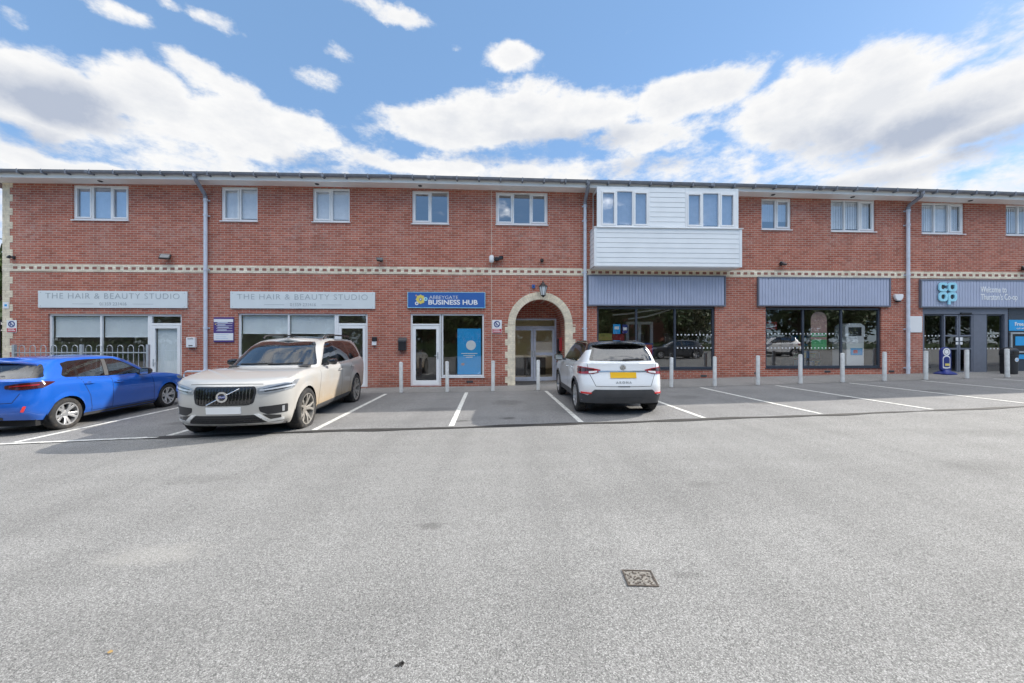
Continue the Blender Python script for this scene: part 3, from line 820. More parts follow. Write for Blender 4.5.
m = MB(); m.box(-9.42, -8.79, -.043, -.039, 2.20, 2.30); m.box(-9.42, -8.79, -.043, -.039, 1.59, 1.83)
for z in (1.90, 1.99, 2.07, 2.15): m.box(-9.34, -8.82, -.043, -.039, z, z+.012)
m.build('white_panel', M_whitep, r)
m = MB()
for z, w in ((1.925, .3), (2.015, .36), (2.095, .26), (2.17, .33)): m.box(-9.30, -9.30+w, -.0425, -.039, z, z+.026)
for z, w in ((1.77, .42), (1.70, .35), (1.64, .4)): m.box(-9.36, -9.36+w, -.0445, -.042, z, z+.02)
m.build('writing', M_vblind, r)
m = MB(); m.box(-9.385, -9.345, -.0435, -.039, 2.11, 2.15); m.build('marker', M_yellow, r)
r = empty('blank_plate', label='blank white plate on brick beside the supermarket entrance', cat='plate')
MB().box(14.96, 15.44, -.025, -.004, 1.88, 2.47).build('plate', M_whitep, r, bevel=.004)
m = MB()
for x in (14.99, 15.41):
    for z in (1.91, 2.44): m.lathe([(0,.004),(.012,.003),(.014,0)], Matrix.Translation((x,-.025,z)) @ Matrix.Rotation(R(90),4,'X'), 8)
m.build('screw', M_steel, r)

# ------------------------------------------------------------------ wall fittings
M_trimlens = plain('dark_lens', (.16, .17, .18), .15)
def flood(x, z, w, h, yaw, label, big=True):
    r = empty('floodlight', (x, 0, z), label=label, cat='floodlight', group='floodlights on the upper wall')
    m = MB(); M = Matrix.Translation((0, -.15, 0)) @ Matrix.Rotation(yaw, 4, 'Z') @ Matrix.Rotation(R(-35), 4, 'X')
    m.obox(M, w, .05, h); 
    for k in range(5): m.obox(M @ Matrix.Translation(((k-2)*w/5.5, .035, 0)), .01, .03, h*.8)
    m.build('housing', M_black, r, bevel=.008)
    g = MB(); g.obox(M @ Matrix.Translation((0, -.028, 0)), w*.8, .006, h*.75); g.build('lens', M_trimlens, r)
    b = MB(); b.box(-.035, .035, -.03, -.001, -.05, .05)
    for s in (-1, 1): b.tube([(s*.02,-.02,0), (s*w*.45,-.1,-.02), (s*w*.5,-.15,0)], .009, 6)
    b.build('bracket', M_black, r)
    return r
flood(-10.90, 4.35, .30, .20, .25, 'black floodlight on brick above the left beauty studio sign')
flood(-15.78, 4.30, .14, .09, -.5, 'small black floodlight on the buff corner bricks at the end')
flood(-3.92, 4.32, .20, .14, .4, 'black floodlight on brick above the right beauty studio sign')
flood(10.15, 4.31, .30, .12, .5, 'black floodlight beside the clad bay above the blank fascia')
flood(19.32, 4.22, .28, .18, -.3, 'black floodlight above the supermarket welcome lettering')
r = empty('sensor_light', (0, 0, 4.37), label='twin black and white sensor light above the hub sign', cat='sensor light')
m = MB(); m.box(-.05, .05, -.06, -.001, -.05, .05); m.obox(Matrix.Translation((.03,-.12,.01)) @ Matrix.Rotation(.4,4,'Z'), .16, .10, .11); m.obox(Matrix.Translation((.18,-.12,.05)) @ Matrix.Rotation(-.4,4,'Z'), .12, .10, .12); m.build('housing', M_black, r, bevel=.012)
m = MB(); m.lathe([(0,.12),(.07,.12),(.085,.06),(.085,-.06),(.06,-.11),(0,-.12)], Matrix.Translation((-.15,-.12,0)), 16); m.build('sensor', M_whitep, r, smooth=True)
r = empty('wall_camera', (1.59, 0, 4.36), label='small black camera on brick above the arch lantern', cat='camera')
m = MB(); m.lathe([(0,-.02),(.05,-.02),(.06,0),(.06,.05)], Matrix.Translation((0,-.03,0)) @ Matrix.Rotation(R(90),4,'X'), 14); m.build('base', M_darkgrey, r)
m = MB(); m.lathe([(.06,0),(.055,.04),(.035,.07),(0,.08)], Matrix.Translation((0,-.06,-.01)) @ Matrix.Rotation(R(120),4,'X'), 14); m.build('dome', M_black, r, smooth=True)
def alarm(x, z, label):
    r = empty('alarm_box', (x, 0, z), label=label, cat='alarm box')
    n = 14
    pts = [(.14*math.cos(math.pi*i/n), -.17*math.sin(math.pi*i/n)**.6) for i in range(n+1)]
    m = MB(); m.add([(a, -.004, .13 if abs(a) > .13 else .135) for a, b in pts] + [(a, -.06-abs(b)*.0, .135) for a, b in pts], [])
    prof = [(-.15,.13),(.15,.13),(.155,.06),(.13,-.03),(.07,-.10),(-.07,-.10),(-.13,-.03),(-.155,.06)]
    m = MB(); m.prism(prof, -.11, -.02); m.build('cover', M_whitep, r, bevel=.02)
    m = MB(); m.prism([(-.08,-.10),(.08,-.10),(.055,-.15),(-.055,-.15)], -.10, -.02); m.build('base', M_black, r, bevel=.01)
alarm(14.49, 3.12, 'white alarm box with black base right of the grey fascia boards')
r = empty('entry_intercom', (-10.13, 0, 1.52), label='white wall box beside the left beauty studio door', cat='intercom')
MB().box(-.145, .145, -.10, -.002, -.165, .165).build('box', M_whitep, r, bevel=.015)
m = MB(); m.box(-.06, .07, -.104, -.099, -.12, -.09); m.box(-.09, .09, -.104, -.099, .11, .13); m.build('slot', M_black, r)
r = empty('letterbox', (-3.185, 0, 1.24), label='black letterbox on the brick left of the hub door', cat='letterbox')
m = MB(); m.prism([(-.01,0),(-.12,0),(-.12,.33),(-.01,.43)], -.13, .13); m.v = [(b, a, c) for a, b, c in m.v]; m.build('box', M_black, r, bevel=.012)
m = MB(); m.prism([(-.122,.30),(-.135,.30),(-.135,.345),(-.01,.45),(-.01,.435)], -.14, .14); m.v = [(b, a, c) for a, b, c in m.v]; m.build('lid', M_darkgrey, r)
r = empty('wall_lamp', (-4.12, 0, 1.56), label='small black and white wall lamp right of the beauty studio door', cat='wall lamp')
m = MB(); m.box(-.07, .07, -.12, -.002, .0, .14); m.build('housing', M_black, r, bevel=.01)
m = MB(); m.box(-.08, .06, -.10, -.004, -.14, -.002); m.build('shade', M_whitep, r, bevel=.01)
# lantern over the arch
r = empty('wall_lantern', (1.61, 0, 3.3), label='black traditional lantern hanging over the crown of the arch', cat='lantern')
m = MB(); m.box(-.05, .05, -.03, -.001, .0, .26); m.tube([(0,-.02,.22),(0,-.10,.32),(0,-.2,.33),(0,-.25,.28)], .014, 8); m.build('bracket', M_black, r)
m = MB(); M = Matrix.Translation((0,-.25,0))
m.lathe([(0,.29),(.03,.27),(.06,.22),(.15,.14),(.16,.12),(.0,.12)], M, 6); m.lathe([(0,-.25),(.03,-.23),(.07,-.19),(.075,-.17),(0,-.17)], M, 6)
for k in range(6):
    a = k*math.pi/3; m.tube([(.14*math.cos(a),-.25+.14*math.sin(a),.12),(.072*math.cos(a),-.25+.072*math.sin(a),-.18)], .008, 5)
m.build('frame', M_black, r)
m = MB(); m.lathe([(.132,.115),(.068,-.165)], M, 6); m.build('lantern_glass', M_signgrey, r)
r = empty('junction_box', (1.30, 0, 3.46), label='tiny blue box on the brick left of the arch lantern', cat='junction box')
MB().box(-.05, .05, -.06, -.002, -.06, .06).build('box', M_blue, r, bevel=.008)
MB().lathe([(0,.01),(.02,.008),(.024,0)], Matrix.Translation((0,-.06,0)) @ Matrix.Rotation(R(90),4,'X'), 10).build('button', M_black, r)
r = empty('fire_point', (2.40, .75, 1.2), label='red and black box on the inner side wall of the arched porch', cat='box')
MB().box(-.06, .005, -.14, .14, 0, .5).build('red_box', M_red, r, bevel=.01)
MB().box(-.09, .005, .2, .38, -.35, .45).build('black_box', M_black, r, bevel=.01)
for x in (.95, 1.75):
    r = tag(MB().lathe([(0,0),(.13,0),(.14,.02)], Matrix.Translation((x, 3.1, 2.92)), 18).build('ceiling_light', M_lamp), 'round lit ceiling light inside the arched lobby', 'ceiling light', 'lobby ceiling lights')

# ------------------------------------------------------------------ bollards, rails, bin, stands
def on(x, y): return gz(x, y) + .009
r0 = empty('bollard', label='x', cat='bollard', group='bollards along the pavement edge')
MB().lathe([(0,.94),(.03,.938),(.05,.928),(.056,.91),(.056,-.1)], Matrix(), 18).build('post', M_bollard, r0, smooth=True)
MB().lathe([(.075,-.05),(.075,.006),(.058,.010)], Matrix(), 14).build('base_collar', M_pave, r0)
BL = {0: 'pale bollard left of the hub door', 1: 'pale bollard in front of the hub door', 2: 'pale bollard below the no parking sign by the hub window', 3: 'pale bollard in front of the arched porch doors',
      6: 'pale bollard in front of the first supermarket window, clear of the white car', 7: 'pale bollard at the right end of the first supermarket window', 8: 'pale bollard before the bare brick between the two supermarket windows',
      9: 'pale bollard before the left mullion of the second supermarket window', 10: 'pale bollard before the right mullion of the second supermarket window', 11: 'pale bollard at the right edge of the second supermarket window',
      12: 'pale bollard left of the blue pavement stand', 13: 'pale bollard before the middle of the supermarket doors', 14: 'pale bollard beside the black litter bin'}
first = True
for i in BL:
    o = r0 if first else copy_tree(r0); first = False
    x = -2.89 + 1.4*i; o.location = (x, -1.42, on(x, -1.42)); o['label'] = BL[i]
    o.rotation_euler = (R(rng.uniform(-.8, .8)), R(rng.uniform(-.8, .8)), rng.uniform(0, 6))
# bow-topped railings behind the blue car
r = empty('railing_fence', (0, -1.3, 0), label='galvanised bow topped railings behind the blue hatchback', cat='fence')
zb, zt = -.30, 1.44
for x in (-14.22, -12.32, -10.42): MB().box(x-.035, x+.035, -.035, .035, zb, zt+.02).build('post', M_steel, r, bevel=.004)
for z in (-.10, zt-.22): MB().box(-14.2, -10.42, -.022, .022, z-.018, z+.018).build('rail', M_steel, r)
for a, b in ((-14.2, -12.32), (-12.32, -10.42)):
    n = 6; w = (b-a)/(n+.3)
    for k in range(n):
        x0 = a+.12+w*k; ww = w*.52
        path = [(x0,0,zb+.05),(x0,0,zt-.09)] + [(x0+ww/2-ww/2*math.cos(math.pi*i/8), 0, zt-.09+.09*math.sin(math.pi*i/8)) for i in range(1, 8)] + [(x0+ww,0,zt-.09),(x0+ww,0,zb+.05)]
        MB().tube(path, .010, 6).build('bow_bar', M_steel, r, smooth=True)
r = empty('guard_rail', (0, -1.2, 0), label='low grey tubular guard rail between the two left cars', cat='guard rail')
p = MB(); p.tube([(-9.46,0,-.3),(-9.46,0,.56),(-9.42,0,.62),(-9.36,0,.645),(-8.10,0,.645),(-8.04,0,.62),(-8.0,0,.56),(-8.0,0,-.3)], .024, 10); p.build('hoop', M_pipe, r, smooth=True)
p = MB(); p.tube([(-9.46,0,.2),(-8.0,0,.2)], .018, 8); p.build('mid_rail', M_pipe, r, smooth=True)
# gate at the end of the building
r = empty('side_gate', (-16.75, .4, 0), label='black metal side gate at the far left end of the building', cat='gate')
p = MB()
for x in (-.9, .45): p.box(x-.05, x+.05, -.05, .05, -.5, 2.55)
p.build('post', M_black, r)
p = MB()
for k in range(9): p.box(-.82+.14*k, -.80+.14*k, -.01, .01, -.2, 2.3)
for z in (0, 1.1, 2.2): p.box(-.85, .4, -.015, .015, z, z+.05)
p.build('leaf', M_black, r)
# litter bin
x, y = 17.86, -.66
r = empty('litter_bin', (x, y, on(x, y)), label='black dome topped litter bin outside the supermarket doors', cat='litter bin')
def sq(r_, k, n=28):
    out = []
    for i in range(n):
        a = 2*math.pi*i/n; c, s = math.cos(a), math.sin(a)
        out.append((r_*math.copysign(abs(c)**.45, c), r_*math.copysign(abs(s)**.45, s), k))
    return out
def stack(rings):
    m = MB(); n = len(rings[0]); vs = [v for g in rings for v in g]
    fs = [(i*n+k, i*n+(k+1) % n, (i+1)*n+(k+1) % n, (i+1)*n+k) for i in range(len(rings)-1) for k in range(n)]
    fs += [tuple(range(n)), tuple(range((len(rings)-1)*n, len(rings)*n))]
    return m.add(vs, fs)
stack([sq(.155,0), sq(.16,.04), sq(.163,.08), sq(.172,.60), sq(.175,.64)]).build('body', M_black, r, smooth=True)
stack([sq(.182,.645), sq(.185,.67), sq(.18,.80), sq(.16,.87), sq(.11,.91), sq(.04,.925)]).build('hood', M_black, r, smooth=True)
MB().box(-.10, .10, -.188, -.15, .70, .80).build('opening', M_kerb, r)
m = MB(); m.lathe([(0,.004),(.07,.004),(.07,0)], Matrix.Translation((.03,-.178,.50)) @ Matrix.Rotation(R(90),4,'X'), 20); b_ = m.build('badge', M_whitep, r)
m = MB(); m.lathe([(.03,.006),(.045,.006),(.045,.004),(.03,.004)], Matrix.Translation((.03,-.178,.50)) @ Matrix.Rotation(R(90),4,'X'), 16, closed=True); m.build('badge_ring', M_cyan, b_)
# swinging pavement stand
x, y = 15.87, -.38
r = empty('pavement_stand', (x, y, on(x, y)), label='blue rounded pavement stand with white discs beside the supermarket doors', cat='pavement sign')
def capsule(w, z0, z1, n=10):
    return [(w*math.cos(math.pi*i/n), z1-w+w*math.sin(math.pi*i/n)) for i in range(n+1)] + [(w*math.cos(math.pi+math.pi*i/n)*.98, z0+.06+.06*math.sin(math.pi+math.pi*i/n)) for i in range(n+1)]
MB().prism(capsule(.185, .12, .96), -.04, .04).build('panel', M_navy, r, bevel=.008)
stack([sq(.24,0), sq(.24,.03), sq(.18,.07), sq(.10,.13), sq(.08,.17)]).build('base', M_navy, r, smooth=True)
m = MB(); ring(m, 0, .79, .095, .135, -.042); ring(m, 0, .79, 0, .075, -.042); m.prism([(a*.74, .20+(b-.12)*.55) for a, b in capsule(.185, .12, .96)], -.045, -.041); pr = m.build('print', M_whitep, r)
m = MB(); m.prism([(a*.6, .25+(b-.12)*.44) for a, b in capsule(.185, .12, .96)], -.05, -.046); m.build('photo', M_navy, pr)
m = MB(); m.box(-.06, .10, -.053, -.05, .30, .38); m.build('photo_patch', M_yellow, pr)
# cash machine
r = empty('cash_machine', (18.80, .02, .355), label='grey cash machine in the wall under a light blue free cash sign', cat='cash machine')
MB().box(.02, 1.3, -.02, .0, 1.59, 1.99).build('header_sign', M_cyan, r, bevel=.004)
text('lettering', 'Free', .19, (.40, -.025, 1.83), M_whitep, r, RX, extrude=.003, offset=.004)
text('small_lettering', 'cash withdrawals', .095, (.62, -.025, 1.68), M_whitep, r, RX, extrude=.002)
m = MB(); frame_bars(m, .05, 1.2, .78, 1.53, -.05, .0, .06); sr = m.build('surround', M_steel, r, bevel=.006)
MB().box(.115, 1.135, -.02, .02, .845, 1.465).build('fascia', M_black, sr)
MB().box(.25, .72, -.03, -.021, 1.05, 1.38).build('screen', M_cyan, sr)
MB().box(.80, 1.05, -.035, -.021, .92, 1.1).build('keypad', M_steel, sr)
MB().box(.02, 1.3, -.018, .0, .55, .72).build('lower_sign', M_cyan, r, bevel=.004)

# ------------------------------------------------------------------ things behind the shop glass
r = empty('window_poster', label='tall light blue poster with white circle in the hub window', cat='poster')
MB().box(-1.34, -.52, .15, .156, .40, 2.0).build('sheet', M_cyan, r)
m = MB(); ring(m, -.87, 1.42, 0, .17, .148)
for z, w in ((1.12, .28), (1.05, .2), (.99, .12)): m.box(-.93-w, -.93+w, .146, .149, z, z+.025)
m.build('print', M_whitep, r)
m = MB(); m.box(-1.20, -1.10, .146, .149, .72, .80); m.build('print_patch', M_pink, r)
r = empty('display_stand', label='red and blue promotional stand behind the first supermarket window', cat='display stand')
MB().box(5.25, 5.74, .5, .56, .35, 1.50).build('frame', M_navy, r)
MB().box(5.29, 5.70, .485, .5, .55, 1.43).build('poster', M_red, r)
m = MB(); m.box(5.34, 5.55, .48, .486, 1.2, 1.32); m.box(5.34, 5.62, .48, .486, 1.0, 1.06); m.build('print', M_whitep, r)
r = empty('window_notice', label='light blue notice stuck inside the first supermarket window', cat='poster')
MB().box(4.14, 4.40, .12, .124, 1.82, 2.16).build('sheet', M_cyan, r)
m = MB(); m.box(4.19, 4.35, .117, .121, 1.98, 2.08); m.build('print', M_whitep, r)
r = empty('window_notice', label='dark blue notice stuck beside the light blue window notice', cat='poster')
MB().box(4.47, 4.66, .12, .124, 1.84, 2.15).build('sheet', M_navy, r)
m = MB(); m.box(4.50, 4.63, .117, .121, 1.95, 2.05); m.build('print', M_whitep, r)
r = empty('produce_shelf', label='low shelf of red and yellow produce behind the first supermarket window', cat='shelf')
m = MB(); m.box(3.7, 4.9, 1.2, 1.8, .35, 1.55); m.build('cabinet', M_darkgrey, r)
m = MB(); m.box(3.72, 4.4, 1.1, 1.78, 1.553, 1.86); m.build('yellow_boxes', M_yellow, r)
m = MB(); m.box(4.42, 4.88, 1.1, 1.78, 1.553, 1.83); m.build('red_boxes', M_red, r)
r = empty('inner_door', label='pale framed glass door at the back of the first supermarket window', cat='door')
m = MB(); frame_bars(m, 5.25, 6.35, .32, 2.35, 1.95, 2.02, .11, [5.8]); m.build('frame', M_whitep, r)
r = empty('ceiling_rail', label='curved pale rail on the ceiling inside the first supermarket window', cat='ceiling rail')
m = MB(); m.tube([(4.4,1.0,2.55),(5.1,1.05,2.62),(5.9,1.2,2.74),(6.8,1.6,2.85)], .03, 8); m.build('rail', M_whitep, r)
m = MB(); m.tube([(5.0,1.0,2.40),(5.7,1.05,2.50),(6.3,1.2,2.66),(6.9,1.6,2.82)], .03, 8); m.build('second_rail', M_whitep, r)
r = empty('window_poster', label='tall round topped pink and green poster in the second supermarket window', cat='poster')
m = MB(); m.prism([(11.72+.30*math.cos(math.pi*i/12), 2.36+.28*math.sin(math.pi*i/12)) for i in range(13)] + [(11.42,1.25),(12.02,1.25)], .16, .166); m.build('sheet', M_pink, r)
m = MB(); m.box(11.43, 12.01, .155, .159, 1.26, 1.62); m.box(11.43, 12.01, .155, .159, 1.72, 1.86); m.build('print', M_green, r)
m = MB(); m.box(11.5, 11.95, .151, .154, 1.76, 1.80); m.build('writing', M_whitep, r)
r = empty('photo_kiosk', label='white self service kiosk with screen in the second supermarket window', cat='kiosk')
m = MB(); m.box(12.95, 13.62, .35, .95, .36, 1.72); m.prism([(12.9,1.72),(13.66,1.72),(13.66,2.12),(13.5,2.22),(13.05,2.22),(12.9,2.12)], .35, .8); m.build('cabinet', M_whitep, r, bevel=.01)
m = MB(); m.box(13.02, 13.52, .342, .35, 1.76, 2.08); m.build('screen', M_black, r)
m = MB(); m.box(13.1, 13.56, .342, .35, 1.05, 1.3); m.build('print', M_cyan, r)
m = MB(); m.box(13.2, 13.36, .337, .341, 1.12, 1.24); m.build('print_patch', M_red, r)
r = empty('red_sign', label='red and white hanging sign at the back of the second supermarket window', cat='sign')
MB().box(10.2, 10.95, 1.2, 1.22, 2.02, 2.32).build('panel', M_red, r)
m = MB(); m.box(10.4, 10.8, 1.19, 1.2, 2.1, 2.24); m.build('print', M_whitep, r)
for k, (x, c) in enumerate(((9.9, 'left of the rounded poster'), (12.2, 'between rounded poster and white kiosk'))):
    r = empty('shop_shelf', label='grey stocked shop shelf ' + c, cat='shelf', group='stocked shelves behind the shop glass')
    m = MB(); m.box(x, x+1.1, 2.2, 2.6, .36, 1.9)
    for z in (.5, .85, 1.2, 1.55): m.box(x, x+1.1, 1.8, 2.2, z, z+.03)
    m.build('unit', M_darkgrey, r)
    for mm, nm in ((M_whitep, 'white_goods'), (M_cyan, 'blue_goods'), (M_green, 'green_goods'), (M_yellow, 'yellow_goods')):
        m = MB()
        for z in (.53, .88, 1.23, 1.58):
            for q_ in range(3): 
                xx = x+.03+rng.random()*.95; m.box(xx, xx+.1, 1.83, 2.1, z, z+rng.uniform(.12, .28))
        m.build(nm, mm, r)
# entrance: shop floor seen through the doors
r = empty('till_counter', label='dark till counter with red front behind the supermarket doors', cat='counter')
MB().box(16.9, 18.2, 2.0, 2.7, .36, 1.2).build('counter', M_darkgrey, r); MB().box(17.0, 17.5, 1.98, 2.0, .5, 1.1).build('front', M_red, r)
r = empty('chiller', label='pale framed chiller cabinet behind the left supermarket side light', cat='chiller')
m = MB(); frame_bars(m, 15.3, 16.2, .8, 2.0, 1.45, 1.5, .06); m.build('frame', M_whitep, r); MB().box(15.3, 16.2, 1.5, 2.1, .36, 2.05).build('cabinet', M_black, r)
r = empty('reception_desk', label='white topped reception desk inside the arched lobby', cat='desk')
MB().box(.9, 2.2, 3.6, 4.2, .04, .85).build('desk', M_darkgrey, r); MB().box(.85, 2.25, 3.55, 4.25, .852, .90).build('top', M_whitep, r)

# ------------------------------------------------------------------ small things on the tarmac
r = empty('drain_cover', (.925, -10.69, gz(.92, -10.69)+.002), rz=R(-5), label='small square rusty iron access cover set in the tarmac', cat='access cover')
m = MB(); frame_bars(m, -.096, .096, -.083, .083, 0, .004, .010); m.v = [(a, c, b) for a, b, c in m.v]; m.build('rim', M_iron, r)
m = MB(); m.box(-.085, .085, -.072, .072, -.004, .0005); m.build('lid', M_stonechip, r)
m = MB()
for k in range(40):
    m.obox(Matrix.Translation((-.075+.03*(k%6)+rng.uniform(-.014,.014), -.06+.02*(k//6)+rng.uniform(-.010,.010), .001)) @ Matrix.Rotation(rng.uniform(0,3),4,'Z'), rng.uniform(.006,.022), rng.uniform(.005,.013), .004)
m.build('grit', M_iron, r)
M_leaf = plain('yellow_leaf', (.42, .27, .10), .7)
r = MB().add([(-.02,0,.004),(-.004,.012,.012),(.02,.004,.010),(.022,-.003,.006),(.0,-.012,.003)], [(0,1,2,3,4)]).build('fallen_leaf', M_leaf)
r.scale = (.7, .7, .7); r.location = (-1.93, -11.11, gz(-1.93, -11.11)+.003); tag(r, 'tiny yellow fallen leaf on the tarmac at lower left', 'leaf')
m = MB()
for k in range(9):
    m.obox(Matrix.Translation((rng.uniform(-.02,.02), rng.uniform(-.015,.015), .004)) @ Matrix.Rotation(rng.uniform(0,3),4,'Z'), rng.uniform(.008,.02), rng.uniform(.006,.014), .008)
r = m.build('tar_spot', M_kerb); r.scale = (.75, .75, .6); r.location = (-.46, -11.26, gz(-.46, -11.26)); tag(r, 'dark crumb of tar on the tarmac near the bottom edge', 'tar crumb')
# ------------------------------------------------------------------ cars
M_tyre = plain('tyre_rubber', (.022, .022, .023), .85, var=.3, scale=20, dirt=.5)
M_alloy = plain('alloy_wheel', (.62, .63, .64), .3, metal=.75, var=.08, dirt=.25)
M_alloydark = plain('two_tone_alloy', (.40, .38, .35), .4, metal=.5, var=.25, dirt=.9)
M_well = plain('wheel_well', (.012, .012, .013), .9)
M_carglass = glass('car_glass', (.60, .64, .63), .14)
M_darkglass = glass('privacy_glass', (.10, .10, .11), .06)
M_lampglass = glass('headlamp_lens', (.85, .87, .9), .05)
M_chrome = plain('bright_trim', (.75, .76, .78), .18, metal=1, var=.03)
M_lampred = plain('tail_lamp_red', (.34, .012, .018), .12, var=.1, coat=1)
M_lampdark = plain('smoked_tail_lamp', (.06, .012, .014), .12, var=.2, coat=1)
M_reflector = plain('red_reflector', (.75, .03, .03), .2, coat=1)
M_seat = plain('pale_seat', (.45, .42, .38), .7)
M_seatdark = plain('dark_seat', (.03, .03, .032), .8)
M_trim = plain('grey_bumper_trim', (.055, .057, .062), .6, var=.15, scale=4, dirt=.25)
M_gloss = plain('gloss_black', (.012, .012, .014), .1, coat=1, var=.1)
M_silverpaint = plain('silver_bumper_paint', (.80, .80, .79), .3, metal=.2, coat=1)
M_silverlamp = plain('lamp_reflector', (.42, .43, .44), .35, metal=.2)

def catmull(P, n):
    out = []; m = len(P)
    for i in range(m-1):
        p0 = P[max(i-1, 0)]; p1 = P[i]; p2 = P[i+1]; p3 = P[min(i+2, m-1)]
        for k in range(n):
            t = k/n
            out.append(.5*((2*p1) + (p2-p0)*t + (2*p0-5*p1+4*p2-p3)*t*t + (3*p1-p0-3*p2+p3)*t**3))
    out.append(P[-1].copy()); return out

def smooth_poly(pts, r=.03, n=3):
    out = []; m = len(pts)
    for i in range(m):
        a, b, c = Vector(pts[i-1]), Vector(pts[i]), Vector(pts[(i+1) % m])
        d1 = (a-b); d2 = (c-b); rr_ = min(r, d1.length*.4, d2.length*.4)
        p = b+d1.normalized()*rr_; q = b+d2.normalized()*rr_
        for k in range(n+1):
            t = k/n; out.append(p*(1-t)**2 + b*2*t*(1-t) + q*t*t)
    return out

class Car:
    NF, NR = 16, 16
    def __init__(s, spec):
        s.sp = spec
        L = spec
        s.X0, s.X1 = L['X0'], L['X1']
        S = []
        x = s.X0
        for xw in (L['xf'], L['xr']):
            Ra = L['Ra']
            while x < xw-Ra-.06: S.append(x); x += .09
            S += [xw-Ra-.03, xw-Ra-.002, xw-Ra+.0005]
            for k in range(1, 16): S.append(xw-(Ra-.0005)*math.cos(math.pi*k/16))
            S += [xw+Ra-.0005, xw+Ra+.002, xw+Ra+.03]; x = xw+Ra+.1
        while x < s.X1-.03: S.append(x); x += .09
        S.append(s.X1)
        S = sorted(v for v in S if s.X0 <= v <= s.X1)
        if S[0] > s.X0: S.insert(0, s.X0)
        s.S = S
        low = [s.loop(r, s.X0, s.X1) for r in L['low']]
        low = s.interp_rows(low, 5)
        low = s.arches(low)
        gh = [s.loop(r, r['f'], r['r']) for r in L['gh']]
        gh = s.interp_rows(gh, 5)
        a, b = low[-1], gh[0]
        hood = []
        nF = s.NF
        for t in (.12, .3, .5, .7, .88):
            row = []
            for p, q in zip(a, b):
                m = p.lerp(q, t)
                wgt = 4*t*(1-t)
                m.z += L.get('crown', .03)*wgt*max(0., min(1., (b[0].x+.5-m.x)/.8))*(1 if m.x < 2.2 else 0)
                row.append(m)
            hood.append(row)
        cap = []
        e = gh[-1]
        for t in (.06, .2, .4, .6, .8, 1.):
            row = []
            for p in e:
                w = 1-(1-t)**2
                row.append(Vector((p.x, p.y*(1-t), p.z + L['rcrown']*w)))
            cap.append(row)
        rows = low + hood + gh + cap
        s.nl, s.nh, s.ng = len(low), len(hood), len(gh)
        n = len(rows[0])
        bm = bmesh.new()
        V = [[bm.verts.new(p) for p in r] for r in rows]
        for j in range(len(rows)-1):
            for i in range(n-1):
                try: bm.faces.new((V[j][i], V[j][i+1], V[j+1][i+1], V[j+1][i]))
                except ValueError: pass
        bmesh.ops.remove_doubles(bm, verts=bm.verts, dist=.0004)
        bmesh.ops.dissolve_degenerate(bm, dist=.0002, edges=bm.edges)
        bm.normal_update()
        # outward orientation
        sgn = sum(f.normal.y*f.calc_area() for f in bm.faces)
        if sgn < 0: bmesh.ops.reverse_faces(bm, faces=bm.faces)
        bm.normal_update()
        s.bm = bm
        s.lay = bm.faces.layers.int.new('part')
        s.bvh = BVHTree.FromBMesh(bm)
        s.parts = {0: 'body'}
    def wx(s, x): return lerp_tab(s.sp['wx'], x)
    def loop(s, r, X0, X1):
        w = r['w']; out = []
        zf = (lambda x: lerp_tab(r['z'], x)) if isinstance(r['z'], list) else (lambda x: r['z'])
        n1, n2 = r.get('nf', 3.2), r.get('nr', 4.)
        wa, wb_ = w*s.wx(X0), w*s.wx(X1)
        for k in range(s.NF):
            ph = math.pi/2*(k/s.NF)**1.15
            x = X0-(X0-r['xf'])*math.cos(ph)**(2/n1); y = wa*math.sin(ph)**(2/n1)
            out.append(Vector((x, y, zf(x))))
        lo, hi = s.S[0], s.S[-1]
        for q in s.S:
            x = X0+(X1-X0)*(q-lo)/(hi-lo); out.append(Vector((x, w*s.wx(x)*(1 if 'ty' not in r else lerp_tab(r['ty'], x)), zf(x))))
        for k in range(s.NR-1, -1, -1):
            ph = math.pi/2*(k/s.NR)**1.15
            x = X1+(r['xr']-X1)*math.cos(ph)**(2/n2); y = wb_*math.sin(ph)**(2/n2)
            out.append(Vector((x, y, zf(x))))
        return out
    def interp_rows(s, rows, n):
        cols = list(zip(*rows)); f = [catmull(list(c), n) for c in cols]
        return [list(r) for r in zip(*f)]
    def arches(s, rows):
        L = s.sp; cols = [list(c) for c in zip(*rows)]
        for c in cols:
            x = c[0].x; z0 = c[0].z; z1 = c[-1].z
            for xw in (L['xf'], L['xr']):
                dx = abs(x-xw)
                if dx < L['Ra'] and s.X0-.01 <= x <= s.X1+.01:
                    za = L['zw']+math.sqrt(max(0, L['Ra']**2-dx*dx))
                    if za <= z0: continue
                    src = [v.copy() for v in c]
                    for v in c:
                        z = za+(v.z-z0)*(z1-za)/(z1-z0)
                        for a, b in zip(src, src[1:]):
                            if a.z-1e-6 <= z <= b.z+1e-6:
                                t = (z-a.z)/max(1e-6, b.z-a.z); p = a.lerp(b, t); break
                        else: p = src[-1]
                        fl = .014*max(0, 1-(z-za)/.09)
                        v.x, v.y, v.z = x, p.y+fl, z
        return [list(r) for r in zip(*cols)]
